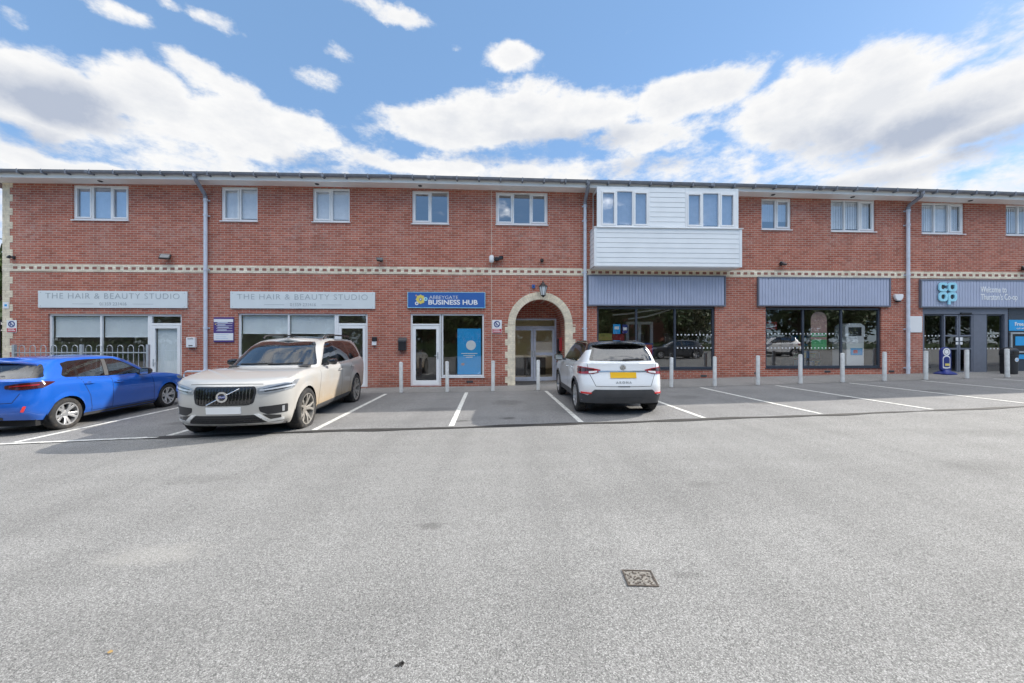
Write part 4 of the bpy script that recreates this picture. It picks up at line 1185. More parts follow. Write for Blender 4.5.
    # -- cutting named panels out of the shell
    def cut(s, name, pts, axis, sign=1, r=.03, zmin=None):
        """pts in (x,z) for axis 'y' or (y,z) for axis 'x'"""
        P = smooth_poly([Vector(p) for p in pts], r)
        k = 0 if axis == 'y' else 1
        A = Vector((0, 1, 0)) if axis == 'y' else Vector((1, 0, 0))*sign
        lo = (min(p[0] for p in P)-.02, min(p[1] for p in P)-.02); hi = (max(p[0] for p in P)+.02, max(p[1] for p in P)+.02)
        def region():
            out = []
            for f in s.bm.faces:
                if f.normal.dot(A) < .06: continue
                u = [(v.co.x if k == 0 else v.co.y) for v in f.verts]; z = [v.co.z for v in f.verts]
                if max(u) < lo[0] or min(u) > hi[0] or max(z) < lo[1] or min(z) > hi[1]: continue
                if zmin is not None and max(z) < zmin: continue
                out.append(f)
            return out
        m = len(P)
        for i in range(m):
            a, b = P[i], P[(i+1) % m]
            d = b-a
            if d.length < 1e-4: continue
            co = Vector((a[0], 0, a[1])) if k == 0 else Vector((0, a[0], a[1]))
            no = Vector((-d[1], 0, d[0])) if k == 0 else Vector((0, -d[1], d[0]))
            mid = (a+b)/2; rad = d.length/2+.03
            fs = [f for f in region() if (Vector(((f.calc_center_median().x if k == 0 else f.calc_center_median().y), f.calc_center_median().z))-mid).length < rad+.12]
            g = set(fs)
            for f in fs: g.update(f.edges); g.update(f.verts)
            bmesh.ops.bisect_plane(s.bm, geom=list(g), dist=1e-5, plane_co=co, plane_no=no.normalized())
        s.bm.normal_update()
        idx = next((i for i, nme in s.parts.items() if nme == name), None)
        if idx is None: idx = max(s.parts)+1; s.parts[idx] = name
        def inside(x, y):
            c = False
            for i in range(m):
                (x1, y1), (x2, y2) = P[i], P[i-1]
                if (y1 > y) != (y2 > y) and x < (x2-x1)*(y-y1)/(y2-y1)+x1: c = not c
            return c
        for f in region():
            c = f.calc_center_median()
            if inside(c.x if k == 0 else c.y, c.z): f[s.lay] = idx
    def extract(s, name, mat, parent, side=0, smooth=True, outname=None):
        """side 0: both halves joined; 1 / -1: one half only"""
        idx = [i for i, n in s.parts.items() if n == name]
        fs = [f for f in s.bm.faces if f[s.lay] in idx]
        mb = MB(); ids = {}
        for sg in ((1, -1) if side == 0 else (side,)):
            ids = {}
            for f in fs:
                ff = []
                for v in (f.verts if sg == 1 else reversed(f.verts)):
                    if side == 0 and abs(v.co.y) < 2e-3: key = ('c', v.index, round(v.co.x, 4), round(v.co.z, 4))
                    else: key = v
                    if key not in ids:
                        ids[key] = len(mb.v); mb.v.append((v.co.x, sg*v.co.y, v.co.z))
                    ff.append(ids[key])
                mb.f.append(tuple(ff)); mb.m.append(0)
        me = bpy.data.meshes.new(outname or name); me.from_pydata(mb.v, [], mb.f); me.materials.append(mat)
        bm = bmesh.new(); bm.from_mesh(me); bmesh.ops.remove_doubles(bm, verts=bm.verts, dist=.0005); bm.to_mesh(me); bm.free()
        for p in me.polygons: p.use_smooth = True
        me.set_sharp_from_angle(angle=R(38))
        o = bpy.data.objects.new(outname or name, me); COL.objects.link(o); o.parent = parent
        return o
    # -- panels laid onto the shell
    def hit(s, org, d):
        h = s.bvh.ray_cast(Vector((org.x, abs(org.y), org.z)) if abs(d.y) < .3 else org, d)
        if h[0] is None:
            h = s.bvh.find_nearest(Vector((org.x, abs(org.y), org.z)) + d*(3 if abs(d.x) < .3 else 3))
            return None
        p = h[0].copy()
        if abs(d.y) < .3 and org.y < 0: p.y = -p.y
        return p
    def patch(s, name, pts, ang, mat, parent, off=.006, r=.02, mirror=0, pitch=.035, both=False):
        """pts 3-D guesses; seen along ang degrees (0 front, 90 side, 180 rear) and dropped onto the shell. mirror -1: on the other side"""
        a = R(ang); n = Vector((-math.cos(a), math.sin(a), 0)); u = Vector((math.sin(a), math.cos(a), 0))
        P2 = smooth_poly([Vector((Vector(p).dot(u), p[2])) for p in pts], r)
        bm = bmesh.new(); f = bm.faces.new([bm.verts.new((p.x, p.y, 0)) for p in P2])
        for ax in (0, 1):
            lo = min(p[ax] for p in P2); hi = max(p[ax] for p in P2); v = math.floor(lo/pitch)*pitch+pitch
            while v < hi-1e-4:
                co = Vector((0, 0, 0)); co[ax] = v; no = Vector((0, 0, 0)); no[ax] = 1
                bmesh.ops.bisect_plane(bm, geom=bm.verts[:]+bm.edges[:]+bm.faces[:], plane_co=co, plane_no=no); v += pitch
        vs = []; bad = []
        for i, v in enumerate(bm.verts):
            o = u*v.co.x + Vector((0, 0, v.co.y)) + n*6
            p = s.hit(o, -n)
            vs.append((p + n*off) if p is not None else None); v.index = i
        good = [p for p in vs if p is not None]
        for i, p in enumerate(vs):
            if p is None:
                c = bm.verts[:][i].co; o = u*c.x + Vector((0, 0, c.y))
                q = min(good, key=lambda g: (Vector((g.dot(u), g.z))-Vector((c.x, c.y))).length)
                vs[i] = q
        fs = [tuple(v.index for v in f.verts) for f in bm.faces]
        nb = len(vs); sk = {}
        for e in bm.edges:
            if len(e.link_faces) == 1:
                i, j = e.verts[0].index, e.verts[1].index
                for q in (i, j):
                    if q not in sk: sk[q] = len(vs); vs.append(vs[q]-n*(off+.012))
                fs.append((i, j, sk[j], sk[i]))
        bm.free()
        if mirror == -1: vs = [Vector((p.x, -p.y, p.z)) for p in vs]
        return MB().add(vs, fs).build(name, mat, parent, smooth=True)
    def ribbon(s, mb, path, ang, w=.009, off=.0015, mirrors=(1, -1)):
        a = R(ang); n = Vector((-math.cos(a), math.sin(a), 0)); u = Vector((math.sin(a), math.cos(a), 0))
        pts = [Vector((Vector(p).dot(u), p[2])) for p in path]; dense = []
        for p, q in zip(pts, pts[1:]):
            k = max(2, int((q-p).length/.04))
            dense += [p.lerp(q, i/k) for i in range(k)]
        dense.append(pts[-1])
        row = []
        for i, p in enumerate(dense):
            t = (dense[min(i+1, len(dense)-1)]-dense[max(i-1, 0)]).normalized(); nn = Vector((-t.y, t.x))*w/2
            pr = []
            for q in (p+nn, p-nn):
                h = s.hit(u*q.x + Vector((0, 0, q.y)) + n*6, -n)
                pr.append(None if h is None else h+n*off)
            row.append(pr)
        for mm in mirrors:
            vs = []; fs = []
            for a_, b_ in zip(row, row[1:]):
                if None in a_ or None in b_: continue
                i = len(vs); vs += [Vector((p.x, p.y*mm, p.z)) for p in (a_[0], a_[1], b_[1], b_[0])]; fs.append((i, i+1, i+2, i+3))
            mb.add(vs, fs)

def wheel(parent, x, y, z, rt, wd, rr_, style, mat, steer=0):
    sgn = 1 if y > 0 else -1
    e = empty('wheel', (x, y, z)); e.parent = parent; e.rotation_euler = (0, rng.uniform(0, 6), steer)
    M = Matrix.Rotation(R(-90*sgn), 4, 'X')    # local z -> outward
    h = wd/2
    t = MB(); t.lathe([(rr_, -h*.9), (rr_+.02, -h), (rt-.035, -h), (rt-.008, -h+.02), (rt, -h+.05), (rt, h-.05), (rt-.008, h-.02), (rt-.035, h), (rr_+.02, h), (rr_, h*.9)], M, 48)
    t.build('tyre', M_tyre, e, smooth=True)
    b = MB(); b.lathe([(rr_+.002, h*.92), (rr_-.018, h*.90), (rr_-.022, h*.5), (rr_-.03, -h*.8)], M, 48)
    n, dbl = style['n'], style.get('dbl', 0)
    for k in range(n):
        for d in ((-dbl, dbl) if dbl else (0,)):
            a0 = 2*math.pi*k/n + d*.45; a1 = 2*math.pi*k/n + d*style.get('fan', 1.4); w0, w1 = style.get('w', (.05, .035))
            r0, r1 = .045, rr_-.012
            h0, h1 = h*.55, h*.88
            vs = []
            for r_, a, w_, hh in ((r0, a0, w0, h0), ((r0+r1)/2, (a0+a1)/2, (w0+w1)/2, h0+(h1-h0)*.75), (r1, a1, w1, h1)):
                c = Vector((r_*math.cos(a), r_*math.sin(a), hh)); tn = Vector((-math.sin(a), math.cos(a), 0))
                for s_, dz in ((-1, -.035), (-1, -.004), (-.6, 0), (.6, 0), (1, -.004), (1, -.035)): vs.append(M @ (c+tn*s_*w_/2+Vector((0, 0, dz))))
            b.add(vs, [(i*6+j, i*6+j+1, i*6+6+j+1, i*6+6+j) for i in range(2) for j in range(5)])
    b.lathe([(.0, h*.62), (.05, h*.6), (.075, h*.5), (.08, h*.2)], M, 20)
    b.build('rim', mat, e, smooth=30)
    d = MB(); d.lathe([(0, -h*.1), (rr_-.04, -h*.1), (rr_-.04, -h*.2)], M, 32); d.build('brake_disc', M_well, e)
    return e

def finish_car(c, root, paint_m, spec):
    """shared parts: shell, under-side, wheel wells, wheels, cabin"""
    c.extract('body', paint_m, root)
    L = spec
    u = MB(); u.box(L['X0']-.1, L['X1']+.2, -L['hw']*.86, L['hw']*.86, L['zb']-.02, L['zb']+.10)
    u.build('underside', M_well, root)
    w = MB()
    for xw in (L['xf'], L['xr']):
        for sg in (1, -1):
            n = 20; yo = L['hw']*.955*sg; yi = (L['hw']-.36)*sg; Ra = L['Ra']+.004
            P = [(xw+Ra*math.cos(a), L['zw']+Ra*math.sin(a)) for a in [math.pi*(-.12+1.24*k/n) for k in range(n+1)]]
            for (xa, za), (xb, zb) in zip(P, P[1:]):
                w.quad((xa,yo,za),(xb,yo,zb),(xb,yi,zb),(xa,yi,za)); w.add([(xa,yi,za),(xb,yi,zb),(xw,yi,L['zw'])], [(0,1,2)])
    w.build('wheel_well', M_well, root)
    for xw, st in ((L['xf'], L.get('steer', 0)), (L['xr'], 0)):
        for sg in (1, -1):
            wheel(root, xw, sg*L['yw'], L['rt'], L['rt'], L['tw'], L['rr'], L['style'], L['rimmat'], st)
    # cabin
    f = L['cab']; sm = L['seat']
    m = MB(); m.box(f[0], f[1], -L['hw']*.8, L['hw']*.8, L['zb']+.1, L['zb']+.2); m.build('cabin_floor', M_seatdark, root)
    m = MB(); m.prism([(f[0]-.35, f[2]+.02), (f[0]+.1, f[2]+.06), (f[0]+.28, f[2]-.0), (f[0]+.25, f[2]-.3), (f[0]-.35, f[2]-.3)], -L['hw']*.78, L['hw']*.78)
    m.build('dashboard', M_seatdark, root, bevel=.03)
    m = MB(); M = Matrix.Translation((f[0]+.42, L['drv']*.36, f[2]-.02)) @ Matrix.Rotation(R(-68), 4, 'Y')
    m.lathe([(.165,-.014),(.185,-.014),(.195,0),(.185,.014),(.165,.014)], M, 24, closed=True); m.obox(M, .06, .35, .02); m.build('steering_wheel', M_seatdark, root)
    def seat(x, y, nm='seat', w=.48):
        z = f[2]
        m = MB(); m.box(x-.5, x, y-w/2, y+w/2, z-.52, z-.36)
        Mx = Matrix.Translation((x+.06, y, z-.10)) @ Matrix.Rotation(R(14), 4, 'Y'); m.obox(Mx, .13, w, .62)
        o = m.build(nm, sm, root, bevel=.05, smooth=True)
        h = MB(); h.obox(Matrix.Translation((x+.15, y, z+.33)) @ Matrix.Rotation(R(10), 4, 'Y'), .09, .27, .19)
        h.obox(Matrix.Translation((x+.14, y, z+.22)), .02, .12, .12)
        h.build('headrest', sm, o, bevel=.035, smooth=True)
    for y in (-.37, .37): seat(f[0]+1.0, y)
    seat(f[0]+1.85, 0, 'rear_bench', 1.25)

def mirror_(c, root, x, z, yb, mat, capm, size=1.):
    for sg in (1, -1):
        m = MB(); y = (yb+.13)*sg
        prof = []
        for k, (dx, ry, rz) in enumerate(((-.11, .02, .02), (-.09, .085, .06), (-.03, .11, .085), (.04, .115, .09), (.06, .11, .085))):
            prof.append([(x+dx*size, y+ry*size*math.copysign(abs(math.cos(a))**.7, math.cos(a)), z+rz*size*math.copysign(abs(math.sin(a))**.7, math.sin(a))) for a in [2*math.pi*i/16 for i in range(16)]])
        vs = [v for g in prof for v in g]
        m.add(vs, [(i*16+k, i*16+(k+1) % 16, (i+1)*16+(k+1) % 16, (i+1)*16+k) for i in range(4) for k in range(16)] + [tuple(range(16)), tuple(range(64, 80))])
        o = m.build('wing_mirror', capm, root, smooth=True)
        a = MB(); a.tube([(x-.01, (yb-.06)*sg, z-.05), (x-.01, (yb+.06)*sg, z-.045)], .028, 8); a.build('arm', M_black, o)
        g = MB(); g.box(x+.0605*size, x+.066*size, y-.09*size, y+.09*size, z-.06*size, z+.06*size); g.build('mirror_glass', M_chrome, o)

def doors(c, root, polys, mat):
    """door panels lifted out of the shell, one part per door"""
    return {(n_, sg): c.extract(n_, mat, root, sg, outname='door') for n_ in polys for sg in (1, -1)}

def handle(c, root, x, z, mat, parents):
    base = root
    for sg in (1, -1):
        root = parents[sg] if parents else base
        p = c.hit(Vector((x, 6, z)), Vector((0, -1, 0)))
        if p is None: continue
        m = MB(); m.tube([(x-.10, (p.y-.004)*sg, z), (x-.085, (p.y+.028)*sg, z), (x+.085, (p.y+.030)*sg, z+.004), (x+.10, (p.y-.004)*sg, z+.004)], .013, 8)
        m.build('door_handle', mat, root, smooth=True)
        m = MB(); m.lathe([(0, .001), (.05, .002), (.055, 0)], Matrix.Translation((x, (p.y+.002)*sg, z)) @ Matrix.Rotation(R(-90*sg), 4, 'X') @ Matrix.Scale(.55, 4, (0, 1, 0)), 14)
        m.build('handle_recess', M_black, root)

# ---------------- beige off-roader, nose towards the camera
P_beige = paint('beige_metallic', (.48, .474, .455), .18, .40, dirt=1., dirtcol=(.30, .205, .10), top=1.1)
sx = dict(X0=.46, X1=4.36, xf=.88, xr=3.86, Ra=.425, zw=.385, rt=.385, tw=.26, rr=.285, hw=.955, zb=.26, yw=.83, wx=[(0,.95),(.46,.96),(.75,.985),(1.3,.985),(2.4,.975),(3.6,.995),(4.36,.97),(5,.94)],
  crown=.048, rcrown=.05, rimmat=M_alloydark, style=dict(n=5, dbl=.16, fan=1.5, w=(.05, .04)), cab=(1.75, 4.4, 1.13), seat=M_seat, drv=-1,
  low=[dict(xf=.20, xr=4.80, w=0.878, nf=2.1, z=[(0,.23),(.5,.235),(.9,.27),(4,.28),(4.5,.33),(5,.38)]),
       dict(xf=.06, xr=4.90, w=0.932, nf=2.1, z=[(0,.33),(.5,.34),(4,.38),(5,.46)]),
       dict(xf=.035, xr=4.95, w=0.939, nf=2.1, z=[(0,.48),(1,.5),(4,.54),(5,.60)]),
       dict(xf=.02, xr=4.945, w=0.952, nf=2.1, z=[(0,.62),(1,.68),(4,.72),(5,.76)]),
       dict(xf=.03, xr=4.92, w=0.961, nf=2.1, z=[(0,.76),(1,.84),(4,.88),(5,.92)]),
       dict(xf=.06, xr=4.90, w=0.952, nf=2.1, z=[(0,.885),(.5,.955),(1.2,.995),(4,1.04),(5,1.07)]),
       dict(xf=.13, xr=4.88, w=0.913, nf=2.1, z=[(0,.95),(.5,1.022),(1.3,1.078),(3,1.11),(4.2,1.15),(5,1.2)])],
  gh=[dict(xf=1.30, xr=4.85, f=1.75, r=4.45, w=0.864, nf=2.3, z=[(1.2,1.12),(2,1.12),(3,1.14),(4.2,1.19),(5,1.24)]),
      dict(xf=1.56, xr=4.80, f=1.98, r=4.42, w=0.805, nf=2.4, z=[(1.4,1.31),(3,1.335),(5,1.40)]),
      dict(xf=1.84, xr=4.72, f=2.22, r=4.36, w=0.737, nf=2.5, z=[(1.7,1.505),(3,1.525),(5,1.55)]),
      dict(xf=2.06, xr=4.62, f=2.40, r=4.28, w=0.673, nf=2.6, z=[(2,1.585),(2.5,1.635),(3,1.655),(4.6,1.645)]),
      dict(xf=2.20, xr=4.53, f=2.50, r=4.20, w=0.600, nf=2.6, z=[(2.1,1.625),(2.5,1.665),(3,1.695),(4.6,1.675)])])
def build_beige():
    root = empty('estate_car', label='muddy beige metallic off road estate car parked facing the camera', cat='car')
    c = Car(sx)
    DP = {'front_door': [(1.44,.375),(1.50,.8),(1.56,1.10),(2.795,1.12),(2.795,.39)], 'rear_door': [(2.81,.39),(2.81,1.12),(3.61,1.14),(3.56,.95),(3.42,.82),(3.37,.5),(3.36,.40)]}
    for n_, p in DP.items(): c.cut(n_, p, 'y', 1, .02)
    c.cut('windscreen_seal', [(-.2,1.16),(.81,1.155),(.78,1.24),(.617,1.565),(.55,1.625),(-.2,1.655)], 'x', -1, .03, 1.13)
    c.cut('windscreen', [(-.2,1.18),(.77,1.175),(.74,1.26),(.60,1.555),(.54,1.61),(-.2,1.635)], 'x', -1, .03, 1.13)
    win = [('front_window', [(1.86,1.155),(2.30,1.515),(2.46,1.595),(2.76,1.625),(2.76,1.17)]), ('rear_window', [(2.86,1.175),(2.86,1.628),(3.50,1.625),(3.66,1.20)]), ('quarter_window', [(3.75,1.205),(3.60,1.625),(4.10,1.60),(4.33,1.50),(4.47,1.27),(4.40,1.235)])]
    c.cut('window_seal', [(1.78,1.135),(2.27,1.53),(2.44,1.615),(2.76,1.65),(3.5,1.65),(4.12,1.625),(4.36,1.52),(4.52,1.27),(4.44,1.215),(3.5,1.165)], 'y', 1, .03, 1.12)
    for n_, p in win: c.cut(n_, p, 'y', 1, .03, 1.1)
    c.cut('tailgate_window', [(-.2,1.27),(.70,1.27),(.60,1.56),(-.2,1.59)], 'x', 1, .04, 1.2)
    D = doors(c, root, DP, P_beige)
    finish_car(c, root, P_beige, sx)
    c.extract('windscreen_seal', M_gloss, root); c.extract('windscreen', M_carglass, root); c.extract('tailgate_window', M_darkglass, root)
    for sg in (1, -1):
        c.extract('window_seal', M_gloss, root, sg)
        for n_, p in win: c.extract(n_, M_carglass if n_ == 'front_window' else M_darkglass, root, sg, outname='side_window')
    # front: grille with diagonal bar and round emblem
    gp = [(0,-.45,.895),(0,.45,.895),(0,.475,.81),(0,.44,.625),(0,.36,.592),(0,-.36,.592),(0,-.44,.625),(0,-.475,.81)]
    gf = c.patch('grille', gp, 0, M_black, root, .006, .03)
    gi = c.patch('grille_mesh', [(0,y*.93,.735+(z-.735)*.9) for _, y, z in gp], 0, M_gloss, gf, .010, .03)
    m = MB()
    for k in range(-8, 9): 
        y = k*.048; p = c.hit(Vector((-6, abs(y), .73)), Vector((1, 0, 0)))
        if abs(y) < .42:
            pts = []
            for zz in (.62, .70, .78, .87):
                q = c.hit(Vector((-6, abs(y), zz)), Vector((1, 0, 0))); pts.append((q.x-.012, y, zz))
            m.tube(pts, .010, 6)
    m.build('grille_bars', M_gloss, gf)
    bar = MB(); prev = None; pts = []
    for t in [i/12 for i in range(13)]:
        y = .24-.48*t; z = .605+.26*t
        q = c.hit(Vector((-6, abs(y), z)), Vector((1, 0, 0))); pts.append((q.x-.024, y, z))
    bar.tube(pts, .009, 6); bar.build('diagonal_bar', M_chrome, gf)
    q = c.hit(Vector((-6, .0, .735)), Vector((1, 0, 0)))
    Mx = Matrix.Translation((q.x-.022, 0, .735)) @ Matrix.Rotation(R(-90), 4, 'Y')
    m = MB(); m.lathe([(.058,0),(.058,.014),(.086,.014),(.086,0)], Mx, 28, closed=True); m.build('emblem', M_chrome, gf)
    m = MB(); m.lathe([(0,.004),(.058,.004)], Mx, 24); m.build('emblem_disc', M_gloss, gf)
    m = MB(); m.obox(Mx @ Matrix.Translation((0,0,.009)), .042, .118, .008); m.build('emblem_band', M_navy, gf)
    t = text('emblem_lettering', 'VOLVO', .032, (q.x-.0365, 0, .735), M_whitep, gf, (R(90), 0, R(-90)), extrude=.001)
    c.patch('number_plate', [(0,-.26,.568),(0,.26,.568),(0,.26,.458),(0,-.26,.458)], 0, M_whitep, root, .016, .008, pitch=.06)
    lg_ = c.patch('lower_grille', [(0,-.44,.43),(0,.44,.43),(0,.62,.285),(0,-.62,.285)], 0, M_black, root, .004, .02)
    m = MB()
    for z in (.325, .36, .392):
        pts = []
        for i in range(-10, 11):
            y = i*.052*(.9 if z > .38 else 1.05); qq = c.hit(Vector((-6, abs(y), z)), Vector((1, 0, 0))); pts.append((qq.x-.008, y, z))
        m.tube(pts, .006, 5)
    m.build('slat', M_black, lg_)
    c.patch('bumper_lip', [(0,-.80,.285),(0,-.66,.282),(0,.66,.282),(0,.80,.285),(0,.76,.245),(0,-.76,.245)], 0, M_silverpaint, root, .010, .008)
    for sg in (1, -1):
        c.patch('bumper_blade', [(0,.46,.445),(0,.54,.445),(0,.70,.335),(0,.92,.355),(0,.92,.315),(0,.67,.285)], 20, M_silverpaint, root, .012, .008, sg)
        c.patch('bumper_inlay', [(0,.74,.335),(0,.70,.355),(0,.60,.43),(0,.90,.40),(0,.90,.35)], 25, M_gloss, root, .004, .008, sg)
        fg = c.patch('fog_intake', [(.05,.52,.555),(.25,.89,.58),(.25,.89,.44),(.05,.66,.425),(.05,.54,.48)], 25, M_black, root, .006, .02, sg)
        c.patch('fog_lamp', [(.2,.82,.55),(.2,.86,.555),(.2,.86,.46),(.2,.82,.455)], 25, M_silverlamp, fg, .010, .008, sg)
        hl = c.patch('headlight', [(.06,.50,.865),(.10,.64,.905),(.40,.92,.965),(.60,.95,.985),(.50,.95,.92),(.38,.93,.835),(.10,.66,.77),(.06,.50,.775)], 42, M_silverlamp, root, .006, .02, sg)
        c.patch('lamp_inner', [(.10,.56,.85),(.28,.82,.92),(.38,.90,.925),(.34,.89,.85),(.10,.60,.80)], 42, M_darkgrey, hl, .009, .012, sg)
        c.patch('day_lamp', [(.08,.53,.836),(.32,.86,.888),(.42,.94,.897),(.42,.94,.877),(.32,.86,.864),(.08,.53,.814)], 42, M_whitep, hl, .014, .004, sg)
        c.patch('lens', [(.06,.51,.86),(.10,.64,.90),(.40,.92,.96),(.56,.95,.975),(.48,.95,.92),(.38,.93,.84),(.10,.66,.775),(.06,.51,.78)], 42, M_lampglass, hl, .022, .02, sg)
        c.patch('sill_trim', [(1.36,.9,.375),(3.40,.9,.375),(3.40,.9,.285),(1.36,.9,.275)], 90, M_trim, root, .006, .02, sg)
        c.patch('tail_light', [(4.86,.80,1.55),(4.86,.86,1.3),(4.86,.90,1.15),(4.9,.90,.95),(4.9,.80,.95),(4.9,.82,1.15),(4.8,.78,1.3),(4.8,.72,1.55)], 150, M_lampred, root, .008, .02, sg)
    handle(c, root, 2.62, .985, P_beige, {g_: D['front_door', g_] for g_ in (1, -1)}); handle(c, root, 3.46, 1.01, P_beige, {g_: D['rear_door', g_] for g_ in (1, -1)})
    mirror_(c, root, 1.98, 1.20, .87, None, M_gloss, .8)
    g = MB()
    c.ribbon(g, [(1.44,1,.36),(1.50,1,.8),(1.55,1,1.05)], 90); c.ribbon(g, [(2.80,1,.34),(2.80,1,1.15)], 90); c.ribbon(g, [(3.60,1,1.15),(3.56,1,.95),(3.40,1,.8),(3.36,1,.5),(3.36,1,.36)], 90); c.ribbon(g, [(1.44,1,.37),(3.4,1,.38)], 90)
    c.ribbon(g, [(0,0,.935),(0,.4,.93),(0,.55,.925)], 0)
    g.build('panel_gaps', M_well, root)
    # roof rails, aerial, wipers, sun roof
    for sg in (1, -1):
        m = MB(); m.tube([(2.45,.64*sg,1.69),(2.55,.645*sg,1.755),(2.9,.645*sg,1.785),(4.0,.63*sg,1.775),(4.25,.62*sg,1.75),(4.38,.60*sg,1.69)], .019, 8); m.build('roof_rail', M_black, root, smooth=True)
    sr = [(2.62+.9*i/8, -.46+.92*j/6) for i in range(9) for j in range(7)]
    vs = [(x, y, c.bvh.ray_cast(Vector((x, abs(y), 4)), Vector((0, 0, -1)))[0].z+.006) for x, y in sr]
    MB().add(vs, [(i*7+j, i*7+j+1, i*7+8+j, i*7+7+j) for i in range(8) for j in range(6)]).build('sun_roof', M_gloss, root, smooth=True)
    m = MB(); m.prism([(4.15,1.74),(4.35,1.74),(4.33,1.80),(4.28,1.80)], -.025, .025); m.build('aerial_fin', P_beige, root, bevel=.008)
    m = MB()
    for y0, y1 in ((.55, -.08), (.0, -.60)):
        pts = []
        for i in range(9):
            y = y0+(y1-y0)*i/8; z = 1.185+.02*i/8
            q = c.bvh.ray_cast(Vector((-6, abs(y), z)), Vector((1, 0, 0)))[0]; pts.append((q.x-.012, y, z+.004))
        m.tube(pts, .008, 5)
    m.build('wiper', M_black, root)
    c.bm.free()
    return root
car1 = build_beige()
bx, by_ = -4.385, -6.84
hd1 = math.atan2(.2, 3.0)
car1.location = (bx, by_, g0(-4.5)-.035+.004)
car1.rotation_euler = (0, R(-.0), R(90)+hd1*.95)

# ---------------- blue hatchback, nose towards the shops
P_blue = paint('blue_paint', (.008, .115, .55), .25, .3, dirt=.12, dirtcol=(.12, .12, .13), top=.6)
sb_ = dict(X0=.46, X1=3.62, xf=.83, xr=3.37, Ra=.345, zw=.31, rt=.31, tw=.20, rr=.215, hw=.875, zb=.19, yw=.765, wx=[(0,.97),(.46,.975),(1.2,.985),(2.2,.985),(3.2,1.0),(3.62,.985),(4.1,.94)],
  crown=.03, rcrown=.035, rimmat=M_alloy, style=dict(n=5, dbl=.20, fan=1.15, w=(.042, .05)), cab=(1.45, 3.5, .90), seat=M_seatdark, drv=1,
  low=[dict(xf=.14, xr=3.97, w=.80, z=[(0,.19),(.5,.19),(3.2,.20),(3.7,.26),(4.1,.33)], nr=3.2),
       dict(xf=.03, xr=4.04, w=.855, z=[(0,.30),(2,.30),(4.1,.42)], nr=3.0),
       dict(xf=0, xr=4.06, w=.868, z=[(0,.45),(2,.45),(4.1,.53)], nr=2.9),
       dict(xf=.02, xr=4.04, w=.880, z=[(0,.58),(2,.60),(4.1,.65)], nr=2.8),
       dict(xf=.05, xr=4.00, w=.878, z=[(0,.66),(.6,.72),(2,.74),(4.1,.78)], nr=2.8),
       dict(xf=.09, xr=3.97, w=.865, z=[(0,.72),(.6,.80),(1.4,.85),(2.4,.86),(3.4,.90),(4.1,.92)], nr=2.9),
       dict(xf=.20, xr=3.96, w=.825, z=[(0,.76),(.6,.86),(1.3,.915),(2.4,.93),(3.4,.98),(4.1,1.0)], nr=3.2)],
  gh=[dict(xf=1.00, xr=3.95, f=1.42, r=3.53, w=.775, nf=2.3, nr=3.2, z=[(.9,.95),(1.5,.945),(2.4,.945),(3.4,.995),(4,1.02)]),
      dict(xf=1.30, xr=3.83, f=1.66, r=3.46, w=.715, nf=2.4, nr=3.2, z=[(1.2,1.115),(2.4,1.12),(4,1.15)]),
      dict(xf=1.60, xr=3.67, f=1.90, r=3.34, w=.645, nf=2.5, nr=3.2, z=[(1.5,1.27),(2.4,1.285),(4,1.265)]),
      dict(xf=1.80, xr=3.54, f=2.06, r=3.22, w=.59, nf=2.5, nr=3.2, z=[(1.7,1.345),(2.4,1.375),(3.2,1.36),(4,1.325)]),
      dict(xf=1.92, xr=3.46, f=2.16, r=3.16, w=.53, nf=2.5, nr=3.2, z=[(1.8,1.375),(2.4,1.40),(3.2,1.385),(4,1.345)])])
